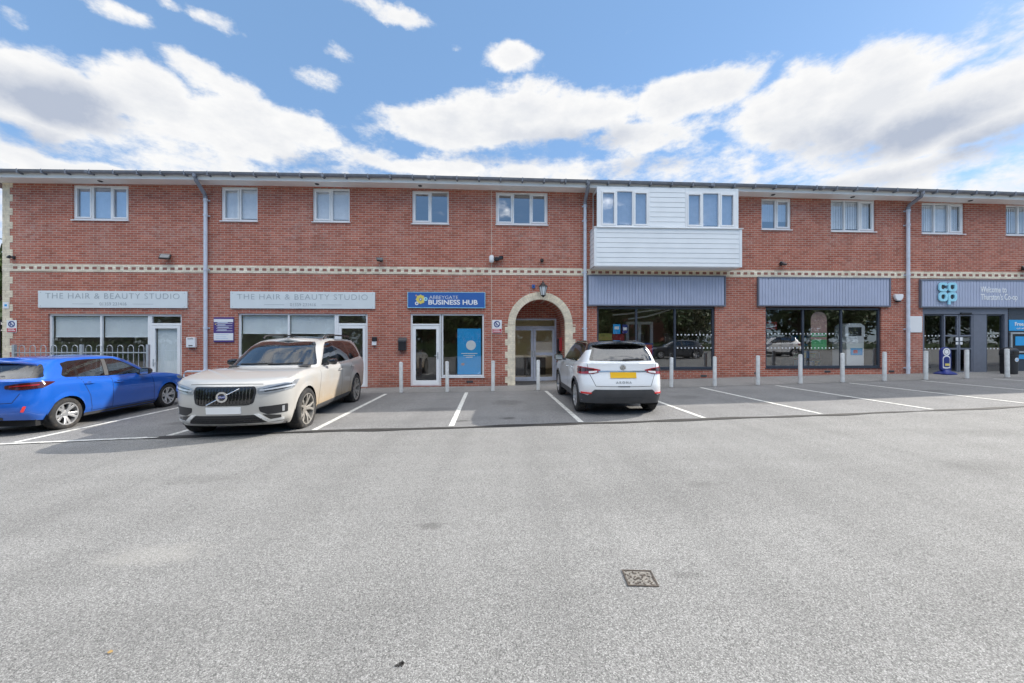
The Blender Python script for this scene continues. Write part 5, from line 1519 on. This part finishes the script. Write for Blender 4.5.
def build_blue():
    root = empty('hatchback_car', label='bright blue five door hatchback parked nose in before the left beauty studio', cat='car')
    c = Car(sb_)
    DP = {'front_door': [(1.27,.28),(1.31,.7),(1.37,.93),(2.41,.945),(2.395,.285)], 'rear_door': [(2.405,.285),(2.42,.945),(3.10,.975),(3.05,.85),(2.93,.60),(2.87,.29)]}
    for n_, p in DP.items(): c.cut(n_, p, 'y', 1, .02)
    c.cut('windscreen', [(-.2,.985),(.68,.98),(.50,1.30),(.44,1.33),(-.2,1.345)], 'x', -1, .03, .96)
    win = [('front_window', [(1.52,.985),(1.95,1.235),(2.14,1.315),(2.30,1.325),(2.36,.985)]), ('rear_window', [(2.50,.985),(2.44,1.325),(2.75,1.318),(3.00,1.28),(3.05,1.02),(3.02,1.0)]), ('quarter_window', [(3.11,1.03),(3.06,1.265),(3.16,1.23),(3.30,1.06),(3.28,1.04)])]
    c.cut('window_seal', [(1.44,.965),(1.92,1.255),(2.12,1.34),(2.75,1.345),(3.12,1.325),(3.29,1.285),(3.28,1.20),(3.37,1.06),(3.31,1.015),(2.4,.965)], 'y', 1, .03, .95)
    for n_, p in win: c.cut(n_, p, 'y', 1, .025, .95)
    c.cut('window_trim', [(2.385,.985),(2.475,.985),(2.415,1.33),(2.325,1.33)], 'y', 1, .004, .95)
    c.cut('rear_screen_seal', [(-.2,1.025),(.745,1.04),(.66,1.20),(.58,1.29),(-.2,1.33)], 'x', 1, .04, 1.0)
    c.cut('rear_screen', [(-.2,1.045),(.66,1.06),(.59,1.19),(.53,1.265),(-.2,1.29)], 'x', 1, .04, 1.0)
    D = doors(c, root, DP, P_blue)
    finish_car(c, root, P_blue, sb_)
    c.extract('windscreen', M_carglass, root); c.extract('rear_screen_seal', M_gloss, root); c.extract('rear_screen', M_darkglass, root)
    for sg in (1, -1):
        c.extract('window_seal', M_gloss, root, sg); c.extract('window_trim', M_trim, root, sg)
        for n_, p in win: c.extract(n_, M_carglass, root, sg, outname='side_window')
    for sg in (1, -1):
        tl = c.patch('tail_light', [(3.60,.87,.96),(3.80,.86,.985),(3.95,.62,.96),(3.98,.42,.925),(3.98,.42,.865),(3.96,.62,.84),(3.8,.86,.865)], 140, M_lampdark, root, .010, .02, sg)
        c.patch('lamp_strip', [(3.80,.80,.94),(3.93,.62,.925),(3.97,.48,.91),(3.97,.48,.895),(3.93,.62,.905),(3.80,.80,.915)], 140, M_lampred, tl, .016, .006, sg)
        c.patch('reflector', [(3.93,.715,.55),(3.96,.69,.55),(3.97,.655,.45),(3.95,.69,.44)], 140, M_reflector, root, .010, .008, sg)
        c.patch('sill_trim', [(1.2,.9,.25),(3.0,.9,.26),(3.0,.9,.20),(1.2,.9,.19)], 90, M_trim, root, .005, .01, sg)
        hl = c.patch('headlight', [(.12,.40,.70),(.25,.75,.76),(.52,.85,.80),(.50,.86,.73),(.2,.7,.66),(.12,.42,.65)], 40, M_silverlamp, root, .008, .02, sg)
        c.patch('lens', [(.12,.42,.695),(.25,.75,.755),(.50,.85,.79),(.48,.86,.735),(.2,.7,.665),(.12,.44,.655)], 40, M_lampglass, hl, .016, .02, sg)
    c.patch('grille', [(0,-.45,.60),(0,.45,.60),(0,.40,.42),(0,-.40,.42)], 0, M_gloss, root, .006, .03)
    c.patch('rear_number_plate', [(4.1,-.26,.62),(4.1,.26,.62),(4.1,.26,.51),(4.1,-.26,.51)], 180, M_plateY, root, .012, .006, pitch=.06)
    c.patch('rear_diffuser', [(4.1,-.42,.36),(4.1,.42,.36),(4.1,.36,.27),(4.1,-.36,.27)], 180, M_trim, root, .008, .03)
    handle(c, root, 2.28, .82, P_blue, {g_: D['front_door', g_] for g_ in (1, -1)}); handle(c, root, 2.95, .86, P_blue, {g_: D['rear_door', g_] for g_ in (1, -1)})
    mirror_(c, root, 1.66, 1.01, .82, None, M_gloss, .95)
    g = MB()
    c.ribbon(g, [(1.27,1,.27),(1.31,1,.7),(1.36,1,.9)], 90); c.ribbon(g, [(2.40,1,.27),(2.42,1,.96)], 90); c.ribbon(g, [(3.09,1,1.0),(3.05,1,.85),(2.93,1,.60),(2.86,1,.28)], 90); c.ribbon(g, [(1.27,1,.275),(2.87,1,.285)], 90)
    c.ribbon(g, [(3.9,.64,1.0),(3.9,.64,.9)], 180); c.ribbon(g, [(4,.62,.78),(4,.56,.62),(4,.0,.60)], 180)
    g.build('panel_gaps', M_well, root)
    # roof spoiler over the rear screen
    m = MB(); vs = []; n = 12
    for i in range(n+1):
        y = -.56+1.12*i/n
        e_ = 1-(abs(y)/.60)**3*.25
        vs += [(3.26, y, 1.394-.06*(abs(y)/.56)**2), (3.66*e_+3.4*(1-e_), y, 1.338-.055*(abs(y)/.56)**2), (3.65*e_+3.4*(1-e_), y, 1.312-.055*(abs(y)/.56)**2), (3.36, y, 1.33-.06*(abs(y)/.56)**2)]
    fs = [(i*4+k, i*4+(k+1) % 4, i*4+4+(k+1) % 4, i*4+4+k) for i in range(n) for k in range(4)] + [(0,1,2,3), (n*4, n*4+1, n*4+2, n*4+3)]
    m.add(vs, fs).build('roof_spoiler', P_blue, root, smooth=True)
    m = MB(); m.tube([(3.91,0,1.06),(3.90,.02,1.075),(3.87,.32,1.09)], .010, 6); m.build('rear_wiper', M_black, root)
    c.bm.free(); return root
car2 = build_blue()
# rear at -y: local +x -> world -y
xc = -9.20
car2.location = (-9.49, -2.06, g0(-9.2)+.006)
car2.rotation_euler = (0, R(0), R(-90)+math.atan2(.22, 2.6))

# ---------------- white crossover, nose towards the arch
P_white = paint('white_paint', (.78, .80, .82), 0, .3, dirt=.25, dirtcol=(.42, .38, .33), top=.75)
sa = dict(X0=.46, X1=3.70, xf=.85, xr=3.416, Ra=.375, zw=0.323, rt=.335, tw=0.207, rr=.225, hw=0.854, zb=.24, yw=0.748, wx=[(0,.97),(.46,.98),(1.2,.985),(2.2,.985),(3.3,1.0),(3.7,.99),(4.2,.95)],
  crown=.03, rcrown=.03, rimmat=M_alloy, style=dict(n=5, dbl=.22, fan=1.1, w=(.045, .05)), cab=(1.5, 3.6, 1.0), seat=M_seatdark, drv=1,
  low=[dict(xf=.16, xr=4.06, w=0.801, z=[(0,.24),(3.2,.25),(4.2,.25)], nr=3.6),
       dict(xf=.03, xr=4.125, w=0.841, z=[(0,.36),(2,.38),(4.2,.42)], nr=3.3),
       dict(xf=0, xr=4.138, w=0.849, z=[(0,.50),(2,.52),(4.2,.58)], nr=3.3),
       dict(xf=.02, xr=4.11, w=0.854, z=[(0,.64),(2,.66),(4.2,.71)], nr=3.2),
       dict(xf=.05, xr=4.07, w=0.854, z=[(0,.74),(.6,.80),(2,.82),(4.2,.84)], nr=3.2),
       dict(xf=.10, xr=4.045, w=0.841, z=[(0,.81),(.6,.89),(1.4,.94),(2.4,.95),(3.4,.97),(4.2,.97)], nr=3.3),
       dict(xf=.20, xr=4.035, w=0.811, z=[(0,.85),(.6,.95),(1.3,1.005),(2.4,1.02),(3.4,1.05),(4.2,1.045)], nr=3.6)],
  gh=[dict(xf=1.02, xr=4.00, f=1.44, r=3.66, w=0.767, nf=2.3, nr=3.6, z=[(.9,1.04),(1.5,1.035),(2.4,1.035),(3.4,1.065),(4.2,1.065)]),
      dict(xf=1.32, xr=3.93, f=1.68, r=3.62, w=0.714, nf=2.4, nr=3.6, z=[(1.2,1.20),(2.4,1.21),(4.2,1.21)]),
      dict(xf=1.60, xr=3.84, f=1.92, r=3.56, w=0.656, nf=2.5, nr=3.6, z=[(1.5,1.355),(2.4,1.37),(4.2,1.35)]),
      dict(xf=1.80, xr=3.77, f=2.08, r=3.50, w=0.613, nf=2.5, nr=3.6, z=[(1.7,1.435),(2.4,1.465),(3.2,1.46),(4.2,1.425)]),
      dict(xf=1.92, xr=3.73, f=2.18, r=3.46, w=0.555, nf=2.5, nr=3.6, z=[(1.8,1.465),(2.4,1.50),(3.2,1.49),(4.2,1.45)])])
def build_white():
    root = empty('crossover_car', label='small white crossover with black roof parked rear towards the camera', cat='car')
    c = Car(sa)
    DP = {'front_door': [(1.30,.42),(1.34,.8),(1.41,1.02),(2.42,1.03),(2.405,.425)], 'rear_door': [(2.42,.425),(2.435,1.03),(3.22,1.05),(3.16,.9),(3.02,.75),(3.0,.435)]}
    for n_, p in DP.items(): c.cut(n_, p, 'y', 1, .02)
    c.cut('windscreen', [(-.2,1.075),(.70,1.07),(.54,1.39),(.48,1.42),(-.2,1.435)], 'x', -1, .03, 1.05)
    win = [('front_window', [(1.55,1.075),(1.97,1.33),(2.16,1.41),(2.32,1.42),(2.36,1.075)]), ('rear_window', [(2.46,1.075),(2.42,1.42),(2.80,1.41),(3.08,1.38),(3.22,1.13),(3.16,1.09)])]
    c.cut('roof_black', [(1.46,1.05),(1.95,1.35),(2.14,1.425),(2.0,1.62),(3.95,1.62),(3.95,1.36),(3.68,1.30),(3.40,1.12),(3.20,1.06),(2.4,1.05)], 'y', 1, .02, 1.04)
    for f in c.bm.faces:
        z = f.calc_center_median()
        if z.z > 1.432 and f[c.lay] == 0: f[c.lay] = next(i for i, n in c.parts.items() if n == 'roof_black')
    for n_, p in win: c.cut(n_, p, 'y', 1, .025, 1.05)
    c.cut('tailgate', [(-.2,.60),(.53,.60),(.635,.845),(.67,1.06),(-.2,1.06)], 'x', 1, .02, .55)
    c.cut('rear_screen_seal', [(-.2,1.085),(.65,1.10),(.63,1.17),(.54,1.40),(.50,1.425),(-.2,1.43)], 'x', 1, .03, 1.06)
    c.cut('rear_screen', [(-.2,1.105),(.55,1.115),(.585,1.15),(.51,1.37),(.46,1.39),(-.2,1.395)], 'x', 1, .03, 1.06)
    li = max(c.parts)+1; c.parts[li] = 'lower_trim'
    for f in c.bm.faces:
        if f.calc_center_median().z < .315: f[c.lay] = li
    D = doors(c, root, DP, P_white)
    finish_car(c, root, P_white, sa)
    c.extract('lower_trim', M_trim, root)
    c.extract('tailgate', P_white, root); c.extract('roof_black', M_gloss, root, outname='roof'); c.extract('windscreen', M_carglass, root); c.extract('rear_screen_seal', M_gloss, root); c.extract('rear_screen', M_darkglass, root)
    for sg in (1, -1):
        for n_, p in win: c.extract(n_, M_carglass, root, sg, outname='side_window')
        tl = c.patch('tail_light', [(3.72,.88,.985),(3.95,.82,.985),(4.05,.60,.955),(4.08,.46,.925),(4.08,.50,.875),(4.07,.62,.845),(3.92,.85,.835),(3.74,.88,.845)], 150, M_lampred, root, .012, .015, sg)
        c.patch('lamp_window', [(4.02,.68,.895),(4.07,.52,.905),(4.07,.53,.875),(4.03,.68,.855)], 165, M_whitep, tl, .02, .006, sg)
        c.patch('lamp_dark', [(3.78,.86,.96),(3.95,.80,.965),(4.05,.58,.94),(4.05,.60,.91),(3.95,.80,.885),(3.78,.87,.88)], 150, M_lampdark, tl, .016, .01, sg)
        c.patch('reflector', [(4.0,.60,.475),(3.9,.82,.48),(3.9,.82,.445),(4.0,.62,.445)], 165, M_reflector, root, .020, .006, sg)
        c.patch('sill_trim', [(1.23,.9,.40),(3.04,.9,.41),(3.04,.9,.28),(1.23,.9,.26)], 90, M_trim, root, .006, .02, sg)
        # black arch lips
        for xw in (sa['xf'], sa['xr']):
            m = MB(); vs = []; n = 22
            for k in range(n+1):
                a = math.pi*(-.06+1.12*k/n)
                pr = []
                for q, of in ((sa['Ra']+.002, .012), (sa['Ra']+.02, .018), (sa['Ra']+.052, .008), (sa['Ra']+.056, -.01)):
                    x = xw+q*math.cos(a); z = sa['zw']+q*math.sin(a)
                    h = c.bvh.ray_cast(Vector((x, 6, z)), Vector((0, -1, 0)))[0]
                    if h is None: h = c.bvh.find_nearest(Vector((x, .88, z)))[0]
                    pr.append((x, (h.y+of)*sg, z))
                vs += pr
            m.add(vs, [(i*4+k, i*4+k+1, i*4+5+k, i*4+4+k) for i in range(n) for k in range(3)])
            m.build('arch_trim', M_trim, root, smooth=True)
        hl = c.patch('headlight', [(.12,.45,.78),(.25,.75,.84),(.52,.86,.87),(.45,.86,.78),(.12,.50,.70)], 40, M_silverlamp, root, .008, .02, sg)
        c.patch('lens', [(.12,.46,.775),(.25,.75,.83),(.50,.86,.86),(.44,.86,.785),(.12,.51,.71)], 40, M_lampglass, hl, .016, .02, sg)
    c.patch('rear_bumper_trim', [(4.2,-.80,.40),(4.2,-.70,.415),(4.2,-.58,.535),(4.2,.58,.535),(4.2,.70,.415),(4.2,.80,.40),(4.2,.78,.27),(4.2,.5,.262),(4.2,-.5,.262),(4.2,-.78,.27)], 180, M_trim, root, .010, .02)
    for sg in (1, -1): c.patch('bumper_corner', [(3.8,.88,.46),(4.0,.72,.425),(4.05,.6,.36),(3.95,.70,.31),(3.8,.86,.31)], 140, M_trim, root, .008, .02, sg)
    c.patch('diffuser', [(4.2,-.42,.375),(4.2,.42,.375),(4.2,.36,.30),(4.2,-.36,.30)], 180, M_darkgrey, root, .016, .02)
    c.patch('number_plate', [(4.2,-.26,.875),(4.2,.26,.875),(4.2,.26,.765),(4.2,-.26,.765)], 180, M_plateY, root, .014, .006, pitch=.06)
    c.patch('tailgate_strip', [(4.2,-.50,.905),(4.2,.50,.905),(4.2,.50,.888),(4.2,-.50,.888)], 180, M_chrome, root, .012, .003)
    p = c.hit(Vector((8, 0, .675)), Vector((-1, 0, 0)))
    text('model_lettering', 'A R O N A', .066, (p.x+.006, 0, .675), M_steel, root, (R(90), 0, R(90)), extrude=.003, offset=.002)
    p = c.hit(Vector((8, 0, .965)), Vector((-1, 0, 0)))
    m = MB()
    for s_ in (1, -1):
        for k in range(3):
            m.obox(Matrix.Translation((p.x+.010, s_*(.012+.008*k), .965+s_*(.03-.014*k))) @ Matrix.Rotation(R(-18), 4, 'X'), .012, .075-.012*k, .015)
    m.build('emblem', M_chrome, root)
    m = MB(); m.lathe([(0,.004),(.060,.004),(.062,0)], Matrix.Translation((p.x+.002, 0, .965)) @ Matrix.Rotation(R(90), 4, 'Y'), 20); m.build('emblem_disc', M_alloy, root)
    handle(c, root, 2.30, .90, P_white, {g_: D['front_door', g_] for g_ in (1, -1)}); handle(c, root, 3.06, .92, P_white, {g_: D['rear_door', g_] for g_ in (1, -1)})
    mirror_(c, root, 1.70, 1.09, .83, None, M_gloss, 1.)
    g = MB()
    c.ribbon(g, [(1.30,1,.42),(1.34,1,.8),(1.40,1,1.0)], 90); c.ribbon(g, [(2.41,1,.42),(2.43,1,1.05)], 90); c.ribbon(g, [(3.22,1,1.05),(3.16,1,.9),(3.02,1,.75),(3.0,1,.43)], 90)
    c.ribbon(g, [(4.2,.70,1.04),(4.2,.66,.84),(4.2,.55,.60),(4.2,.0,.595)], 180)
    g.build('panel_gaps', M_well, root)
    m = MB(); vs = []; n = 14
    for i in range(n+1):
        y = -.56+1.12*i/n; k = (abs(y)/.56)**2; e_ = .12*(abs(y)/.56)**4
        vs += [(3.50, y, 1.505-.05*k), (3.90-e_, y, 1.462-.045*k), (3.90-e_, y, 1.435-.045*k), (3.60, y, 1.44-.05*k)]
    m.add(vs, [(i*4+k, i*4+(k+1) % 4, i*4+4+(k+1) % 4, i*4+4+k) for i in range(n) for k in range(4)] + [(0,1,2,3), (n*4, n*4+1, n*4+2, n*4+3)]).build('roof_spoiler', M_gloss, root, smooth=True)
    for sg in (1, -1):
        m = MB(); m.tube([(2.10,.555*sg,1.46),(2.25,.56*sg,1.497),(3.2,.555*sg,1.502),(3.48,.53*sg,1.465)], .016, 8); m.build('roof_rail', M_gloss, root, smooth=True)
    m = MB(); m.tube([(3.35,0,1.51),(3.55,0,1.66)], [.006, .003], 6); m.build('aerial', M_black, root)
    m = MB(); pts = []
    for i in range(9):
        y = -.02+.44*i/8*(-1); z = 1.125+.015*i/8
        q = c.bvh.ray_cast(Vector((8, abs(y), z)), Vector((-1, 0, 0)))[0]; pts.append((q.x+.02, -y, z))
    m.tube(pts, .011, 6); m.build('rear_wiper', M_black, root)
    c.patch('boot_handle', [(4.2,-.12,.605),(4.2,.12,.605),(4.2,.12,.59),(4.2,-.12,.59)], 180, M_black, root, .006, .002)
    c.bm.free(); return root
car3 = build_white()
car3.location = (2.64, -1.56, g0(2.6)+.006)
car3.rotation_euler = (0, R(-1.0)*0, R(-90)+R(-1.4))

# two more parked cars further along the car park, out of frame, mirrored in the shop glass
P_grey = paint('dark_grey_paint', (.07, .075, .085), .4, .3)
def spare(src, loc, rz, label, p=None):
    r = copy_tree(src); r.location = loc; r.rotation_euler = (0, 0, rz); r['label'] = label
    if p:
        for ch in r.children:
            if ch.type == 'MESH' and ch.name.startswith(('body', 'door', 'roof_spoiler')): ch.data = ch.data.copy(); ch.data.materials[0] = p
    return r
spare(car2, (11.2, -14.6, g0(12)), R(4), 'dark grey hatchback out of frame, mirrored in the first supermarket window', P_grey)
spare(car3, (18.6, -14.4, g0(18)), R(-3), 'white crossover out of frame, mirrored in the second supermarket window')
# ------------------------------------------------------------------ trees and houses across the car park (seen in the shop glass) and the tree at the left end
M_bark = plain('bark', (.10, .075, .055), .95, var=.3, scale=8, bump=.8)
def leafmat(name, a, b):
    m, n, bs = new_mat(name)
    oc = n('ShaderNodeTexCoord').outputs['Object']
    c = n.mix(n.ramp(n.noise(oc, 1.1, 4, .7), [(.3, 0), (.7, 1)]), a, b)
    n.l.new(c, bs.inputs['Base Color']); bs.inputs['Roughness'].default_value = .6
    bs.inputs['Subsurface Weight'].default_value = 0
    return m
M_leafs = [leafmat('leaf_green', (.045, .085, .018), (.10, .15, .035)), leafmat('leaf_dark', (.03, .065, .02), (.07, .11, .03))]
def make_tree(h, rad, mat, n=2600, seed=1, ls=.27):
    rg = random.Random(seed)
    t = MB(); t.tube([(0,0,-.3),(.05,0,h*.2),(0,.08,h*.45),(.05,0,h*.7)], [rad*.09,rad*.07,rad*.05,rad*.02], 10)
    for k in range(9):
        a = rg.uniform(0, 6.28); z = h*rg.uniform(.25, .6); l = rad*rg.uniform(.5, .85)
        t.tube([(0,0,z),(l*.5*math.cos(a),l*.5*math.sin(a),z+l*.35),(l*math.cos(a),l*math.sin(a),z+l*.8)], [rad*.035,rad*.022,rad*.008], 7)
    cl = [(Vector((rg.gauss(0, rad*.45), rg.gauss(0, rad*.45), h*rg.uniform(.24, .92))), rad*rg.uniform(.25, .48)) for _ in range(22)]
    f = MB()
    for i in range(n):
        c, r_ = cl[rg.randrange(len(cl))]
        d = Vector((rg.gauss(0,1), rg.gauss(0,1), rg.gauss(0,1))).normalized()*r_*rg.uniform(.55, 1.05); p = c+d
        u = Vector((rg.gauss(0,1), rg.gauss(0,1), rg.gauss(0,1))).normalized(); v = u.cross(Vector((rg.gauss(0,1), rg.gauss(0,1), rg.gauss(0,1)))).normalized()
        s_ = ls*rg.uniform(.6, 1.3)
        f.add([p-u*s_, p+v*s_*.5, p+u*s_, p-v*s_*.5], [(0,1,2,3)])
    return t, f
def tree(x, y, h, rad, mat, label, seed, n=2600, group=None):
    r = empty('broadleaf_tree', (x, y, gz(x, y)), label=label, cat='tree', group=group)
    t, f = make_tree(h, rad, mat, n, seed)
    t.build('trunk', M_bark, r, smooth=True); f.build('crown', mat, r)
    return r
tree(-24.6, 7.5, 6.6, 3.4, M_leafs[0], 'green tree just past the left end of the brick building', 3, 4200)
protos = [tree(-10, -33, 9, 4.6, M_leafs[0], 'x', 21, 3600, 'trees across the car park'), tree(-3.5, -30, 8.5, 4.6, M_leafs[1], 'x', 22, 3600, 'trees across the car park'), tree(9, -29, 8, 4.6, M_leafs[1], 'x', 25, 3600, 'trees across the car park')]
rg = random.Random(12)
for i in range(22):
    o = protos[i] if i < 3 else copy_tree(protos[i % 3])
    x = -58+5.8*i; y = -31+rg.uniform(-2.5, 2.5)
    o.location = (x, y, g0(x)); o.rotation_euler = (0, 0, rg.uniform(0, 6)); o.scale = [rg.uniform(.85, 1.15)]*3
    o['label'] = 'leafy tree in the row across the car park, seen only in the shop glass'
# a clipped hedge and a plain brick house stand beyond
hb = MB(); rg = random.Random(4)
for i in range(9000):
    p = Vector((rg.uniform(-62, 72), -27.5+rg.uniform(-.5, .5), rg.uniform(.0, 1.5)+g0(0)))
    u = Vector((rg.gauss(0,1), rg.gauss(0,1), rg.gauss(0,1))).normalized(); v = u.cross(Vector((rg.gauss(0,1), rg.gauss(0,1), rg.gauss(0,1)))).normalized()
    hb.add([p-u*.16, p+v*.1, p+u*.16, p-v*.1], [(0,1,2,3)])
hb.box(-62, 72, -27.85, -27.15, -.5, 1.3)
tag(hb.build('hedge', M_leafs[1]), 'long clipped hedge across the car park, reflected low in the shop glass', 'hedge')
def house(x, y, w, d, h, label):
    r = empty('brick_house', (x, y, gz(x, y)), label=label, cat='house')
    m = MB(); m.box(-w/2, w/2, -d/2, d/2, -.5, h); m.add([(-w/2,-d/2,h),(-w/2,d/2,h),(-w/2,0,h+2.6)], [(0,1,2)]); m.add([(w/2,-d/2,h),(w/2,d/2,h),(w/2,0,h+2.6)], [(0,1,2)]); m.build('wall', M_brick, r)
    m = MB(); 
    for s in (1, -1): m.add([(-w/2-.3,s*(d/2+.4),h-.25),(w/2+.3,s*(d/2+.4),h-.25),(w/2+.3,0,h+2.75),(-w/2-.3,0,h+2.75)], [(0,1,2,3)])
    m.build('roof', M_roof, r)
    for k in range(3):
        for z in (1.0, 3.5):
            xx = -w/2+w*(k+.5)/3; f = MB(); frame_bars(f, xx-.6, xx+.6, z, z+1.2, d/2+.005, d/2+.06, .07, [xx]); fr = f.build('window', M_white, r)
            MB().quad((xx-.55,d/2+.02,z+.05),(xx+.55,d/2+.02,z+.05),(xx+.55,d/2+.02,z+1.15),(xx-.55,d/2+.02,z+1.15)).build('pane', M_gloss, fr)
house(20, -41, 11, 7, 5.2, 'red brick house across the car park behind the trees, seen only in reflection')
house(-5, -42, 10, 7, 5.2, 'second red brick house across the car park, seen only in reflection')

# ------------------------------------------------------------------ sky, sun, camera
SUN_EL, SUN_DX, SUN_DY = 30.5, 1.6, .58
w = bpy.data.worlds.new('World'); SC.world = w; w.use_nodes = True
n = NT(w); bg = w.node_tree.nodes['Background']
sky = n('ShaderNodeTexSky', sky_type='NISHITA'); sky.sun_disc = False
sky.sun_elevation = R(SUN_EL); az = math.atan2(SUN_DX, SUN_DY); sky.sun_rotation = az
sky.altitude = 50; sky.air_density = 1.0; sky.dust_density = .2; sky.ozone_density = 2.0
dirv = n('ShaderNodeTexCoord').outputs['Generated']
sp = n('ShaderNodeSeparateXYZ', {0: dirv})
azn = n.math('ARCTAN2', sp.outputs[0], sp.outputs[1]); eln = n.math('ARCSINE', sp.outputs[2])
# cloud positions are directions in degrees: bearing from the building's normal, elevation
def warp(scale, detail, amp_a, amp_e):
    wv = n('ShaderNodeVectorMath', {0: n.noise(dirv, scale, detail, .62, out=1), 1: (.5, .5, .5)}, operation='SUBTRACT').outputs[0]
    ws = n('ShaderNodeSeparateXYZ', {0: wv})
    return n.math('MULTIPLY', ws.outputs[0], amp_a), n.math('MULTIPLY', ws.outputs[1], amp_e)
wa, we = warp(4.6, 8, 8.5, 4.2)
flat = n('ShaderNodeVectorMath', {0: dirv, 1: (1., 1., 2.)}, operation='MULTIPLY').outputs[0]
azd = n.math('ADD', n.math('MULTIPLY', azn, 180/math.pi), wa)
eld = n.math('ADD', n.math('MULTIPLY', eln, 180/math.pi), we)
pv = n('ShaderNodeCombineXYZ', {0: azd, 1: eld, 2: 0.}).outputs[0]
def blobsum(lst, r0=1.45, r1=.15):
    tot = None
    for (a, e, ra, re, s) in lst:
        v = n('ShaderNodeVectorMath', {0: pv, 1: (a, e, 0)}, operation='SUBTRACT').outputs[0]
        v = n('ShaderNodeVectorMath', {0: v, 1: (1/ra, 1/re, 0)}, operation='MULTIPLY').outputs[0]
        l = n('ShaderNodeVectorMath', {0: v}, operation='LENGTH').outputs[1]
        m = n('ShaderNodeMapRange', {0: l, 1: r0, 2: r1, 3: 0., 4: s}, interpolation_type='SMOOTHSTEP').outputs[0]
        tot = m if tot is None else n.math('MAXIMUM', tot, m)
    return tot
cov = blobsum(CLOUDS)
fine = n.noise(flat, 7., 12, .64)
band = n('ShaderNodeMapRange', {0: eld, 1: 30.5, 2: 24., 3: 0., 4: .62}).outputs[0]
hi = n.math('MULTIPLY', n.ramp(n.noise(dirv, 3.1, 5, .6), [(.5, 0), (.75, 1)]), .16)
dens = n.math('ADD', n.math('ADD', n.math('MAXIMUM', cov, band), hi), n.math('MULTIPLY', n.math('SUBTRACT', fine, .5), 1.9))
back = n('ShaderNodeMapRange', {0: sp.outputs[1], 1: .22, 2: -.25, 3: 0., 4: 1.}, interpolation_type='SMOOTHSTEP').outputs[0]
zen = n('ShaderNodeMapRange', {0: sp.outputs[2], 1: .70, 2: .86, 3: 0., 4: .55}).outputs[0]  # unseen cloud added overhead to brighten the windscreen reflection
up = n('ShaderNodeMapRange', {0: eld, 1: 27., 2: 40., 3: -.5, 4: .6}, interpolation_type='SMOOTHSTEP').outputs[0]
dens = n.math('ADD', n.math('ADD', dens, n.math('MULTIPLY', back, up)), zen)  # thickens the cloud added behind the camera as facade fill
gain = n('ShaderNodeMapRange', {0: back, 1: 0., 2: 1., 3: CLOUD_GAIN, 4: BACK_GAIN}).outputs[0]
mask = n('ShaderNodeMapRange', {0: dens, 1: .33, 2: .76, 3: 0., 4: 1.}, interpolation_type='SMOOTHSTEP').outputs[0]
billow = n.noise(flat, 12, 10, .6)
grey = n.math('MULTIPLY', blobsum(GREYS, 1.4, .2), n.ramp(n.noise(dirv, 8, 7, .6), [(.28, .4), (.58, 1)]))
thick = n('ShaderNodeMapRange', {0: n.math('ADD', dens, n.math('MULTIPLY', billow, -1.2)), 1: .05, 2: .75, 3: 0., 4: .36}).outputs[0]
g2 = n.math('MINIMUM', n.math('ADD', grey, thick), 1.)
ccol = n.mix(g2, (1.0, 1.0, 1.0), (.50, .56, .68))
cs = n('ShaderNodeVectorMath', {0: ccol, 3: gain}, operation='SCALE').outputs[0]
skc = n('ShaderNodeVectorMath', {0: sky.outputs[0], 1: SKY_TINT}, operation='MULTIPLY').outputs[0]
skc = n.mix(.6, skc, (.5, .5, .5)); SKYC = skc.node.inputs[7]; SKYC.default_value = (*SKY_BLUE, 1)
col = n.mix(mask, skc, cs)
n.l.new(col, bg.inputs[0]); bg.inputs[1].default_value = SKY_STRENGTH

sl = bpy.data.lights.new('sun', 'SUN'); sl.energy = SUN_ENERGY; sl.angle = R(.6); sl.color = (1, .94, .85)
so = bpy.data.objects.new('sun', sl); COL.objects.link(so)
h_ = math.hypot(SUN_DX, SUN_DY); sd = Vector((SUN_DX/h_*math.cos(R(SUN_EL)), SUN_DY/h_*math.cos(R(SUN_EL)), math.sin(R(SUN_EL))))
so.rotation_euler = sd.to_track_quat('Z', 'Y').to_euler()

cd = bpy.data.cameras.new('camera'); cam = bpy.data.objects.new('camera', cd); COL.objects.link(cam)
cam.location = (0, -13.085, 1.55); cam.rotation_euler = (R(90), 0, -math.atan(.0425))
cd.sensor_width = 36; cd.lens = 378/1024*36; cd.clip_end = 2000; cd.clip_start = .05
SC.camera = cam
SC.view_settings.view_transform = 'Standard'; SC.view_settings.look = 'None'; SC.view_settings.gamma = 1; SC.view_settings.use_curve_mapping = False
SC.view_settings.exposure = EXPOSURE
SC.cycles.max_bounces = 8; SC.cycles.transparent_max_bounces = 16; SC.cycles.use_denoising = True
SC.cycles.caustics_reflective = False; SC.cycles.caustics_refractive = False
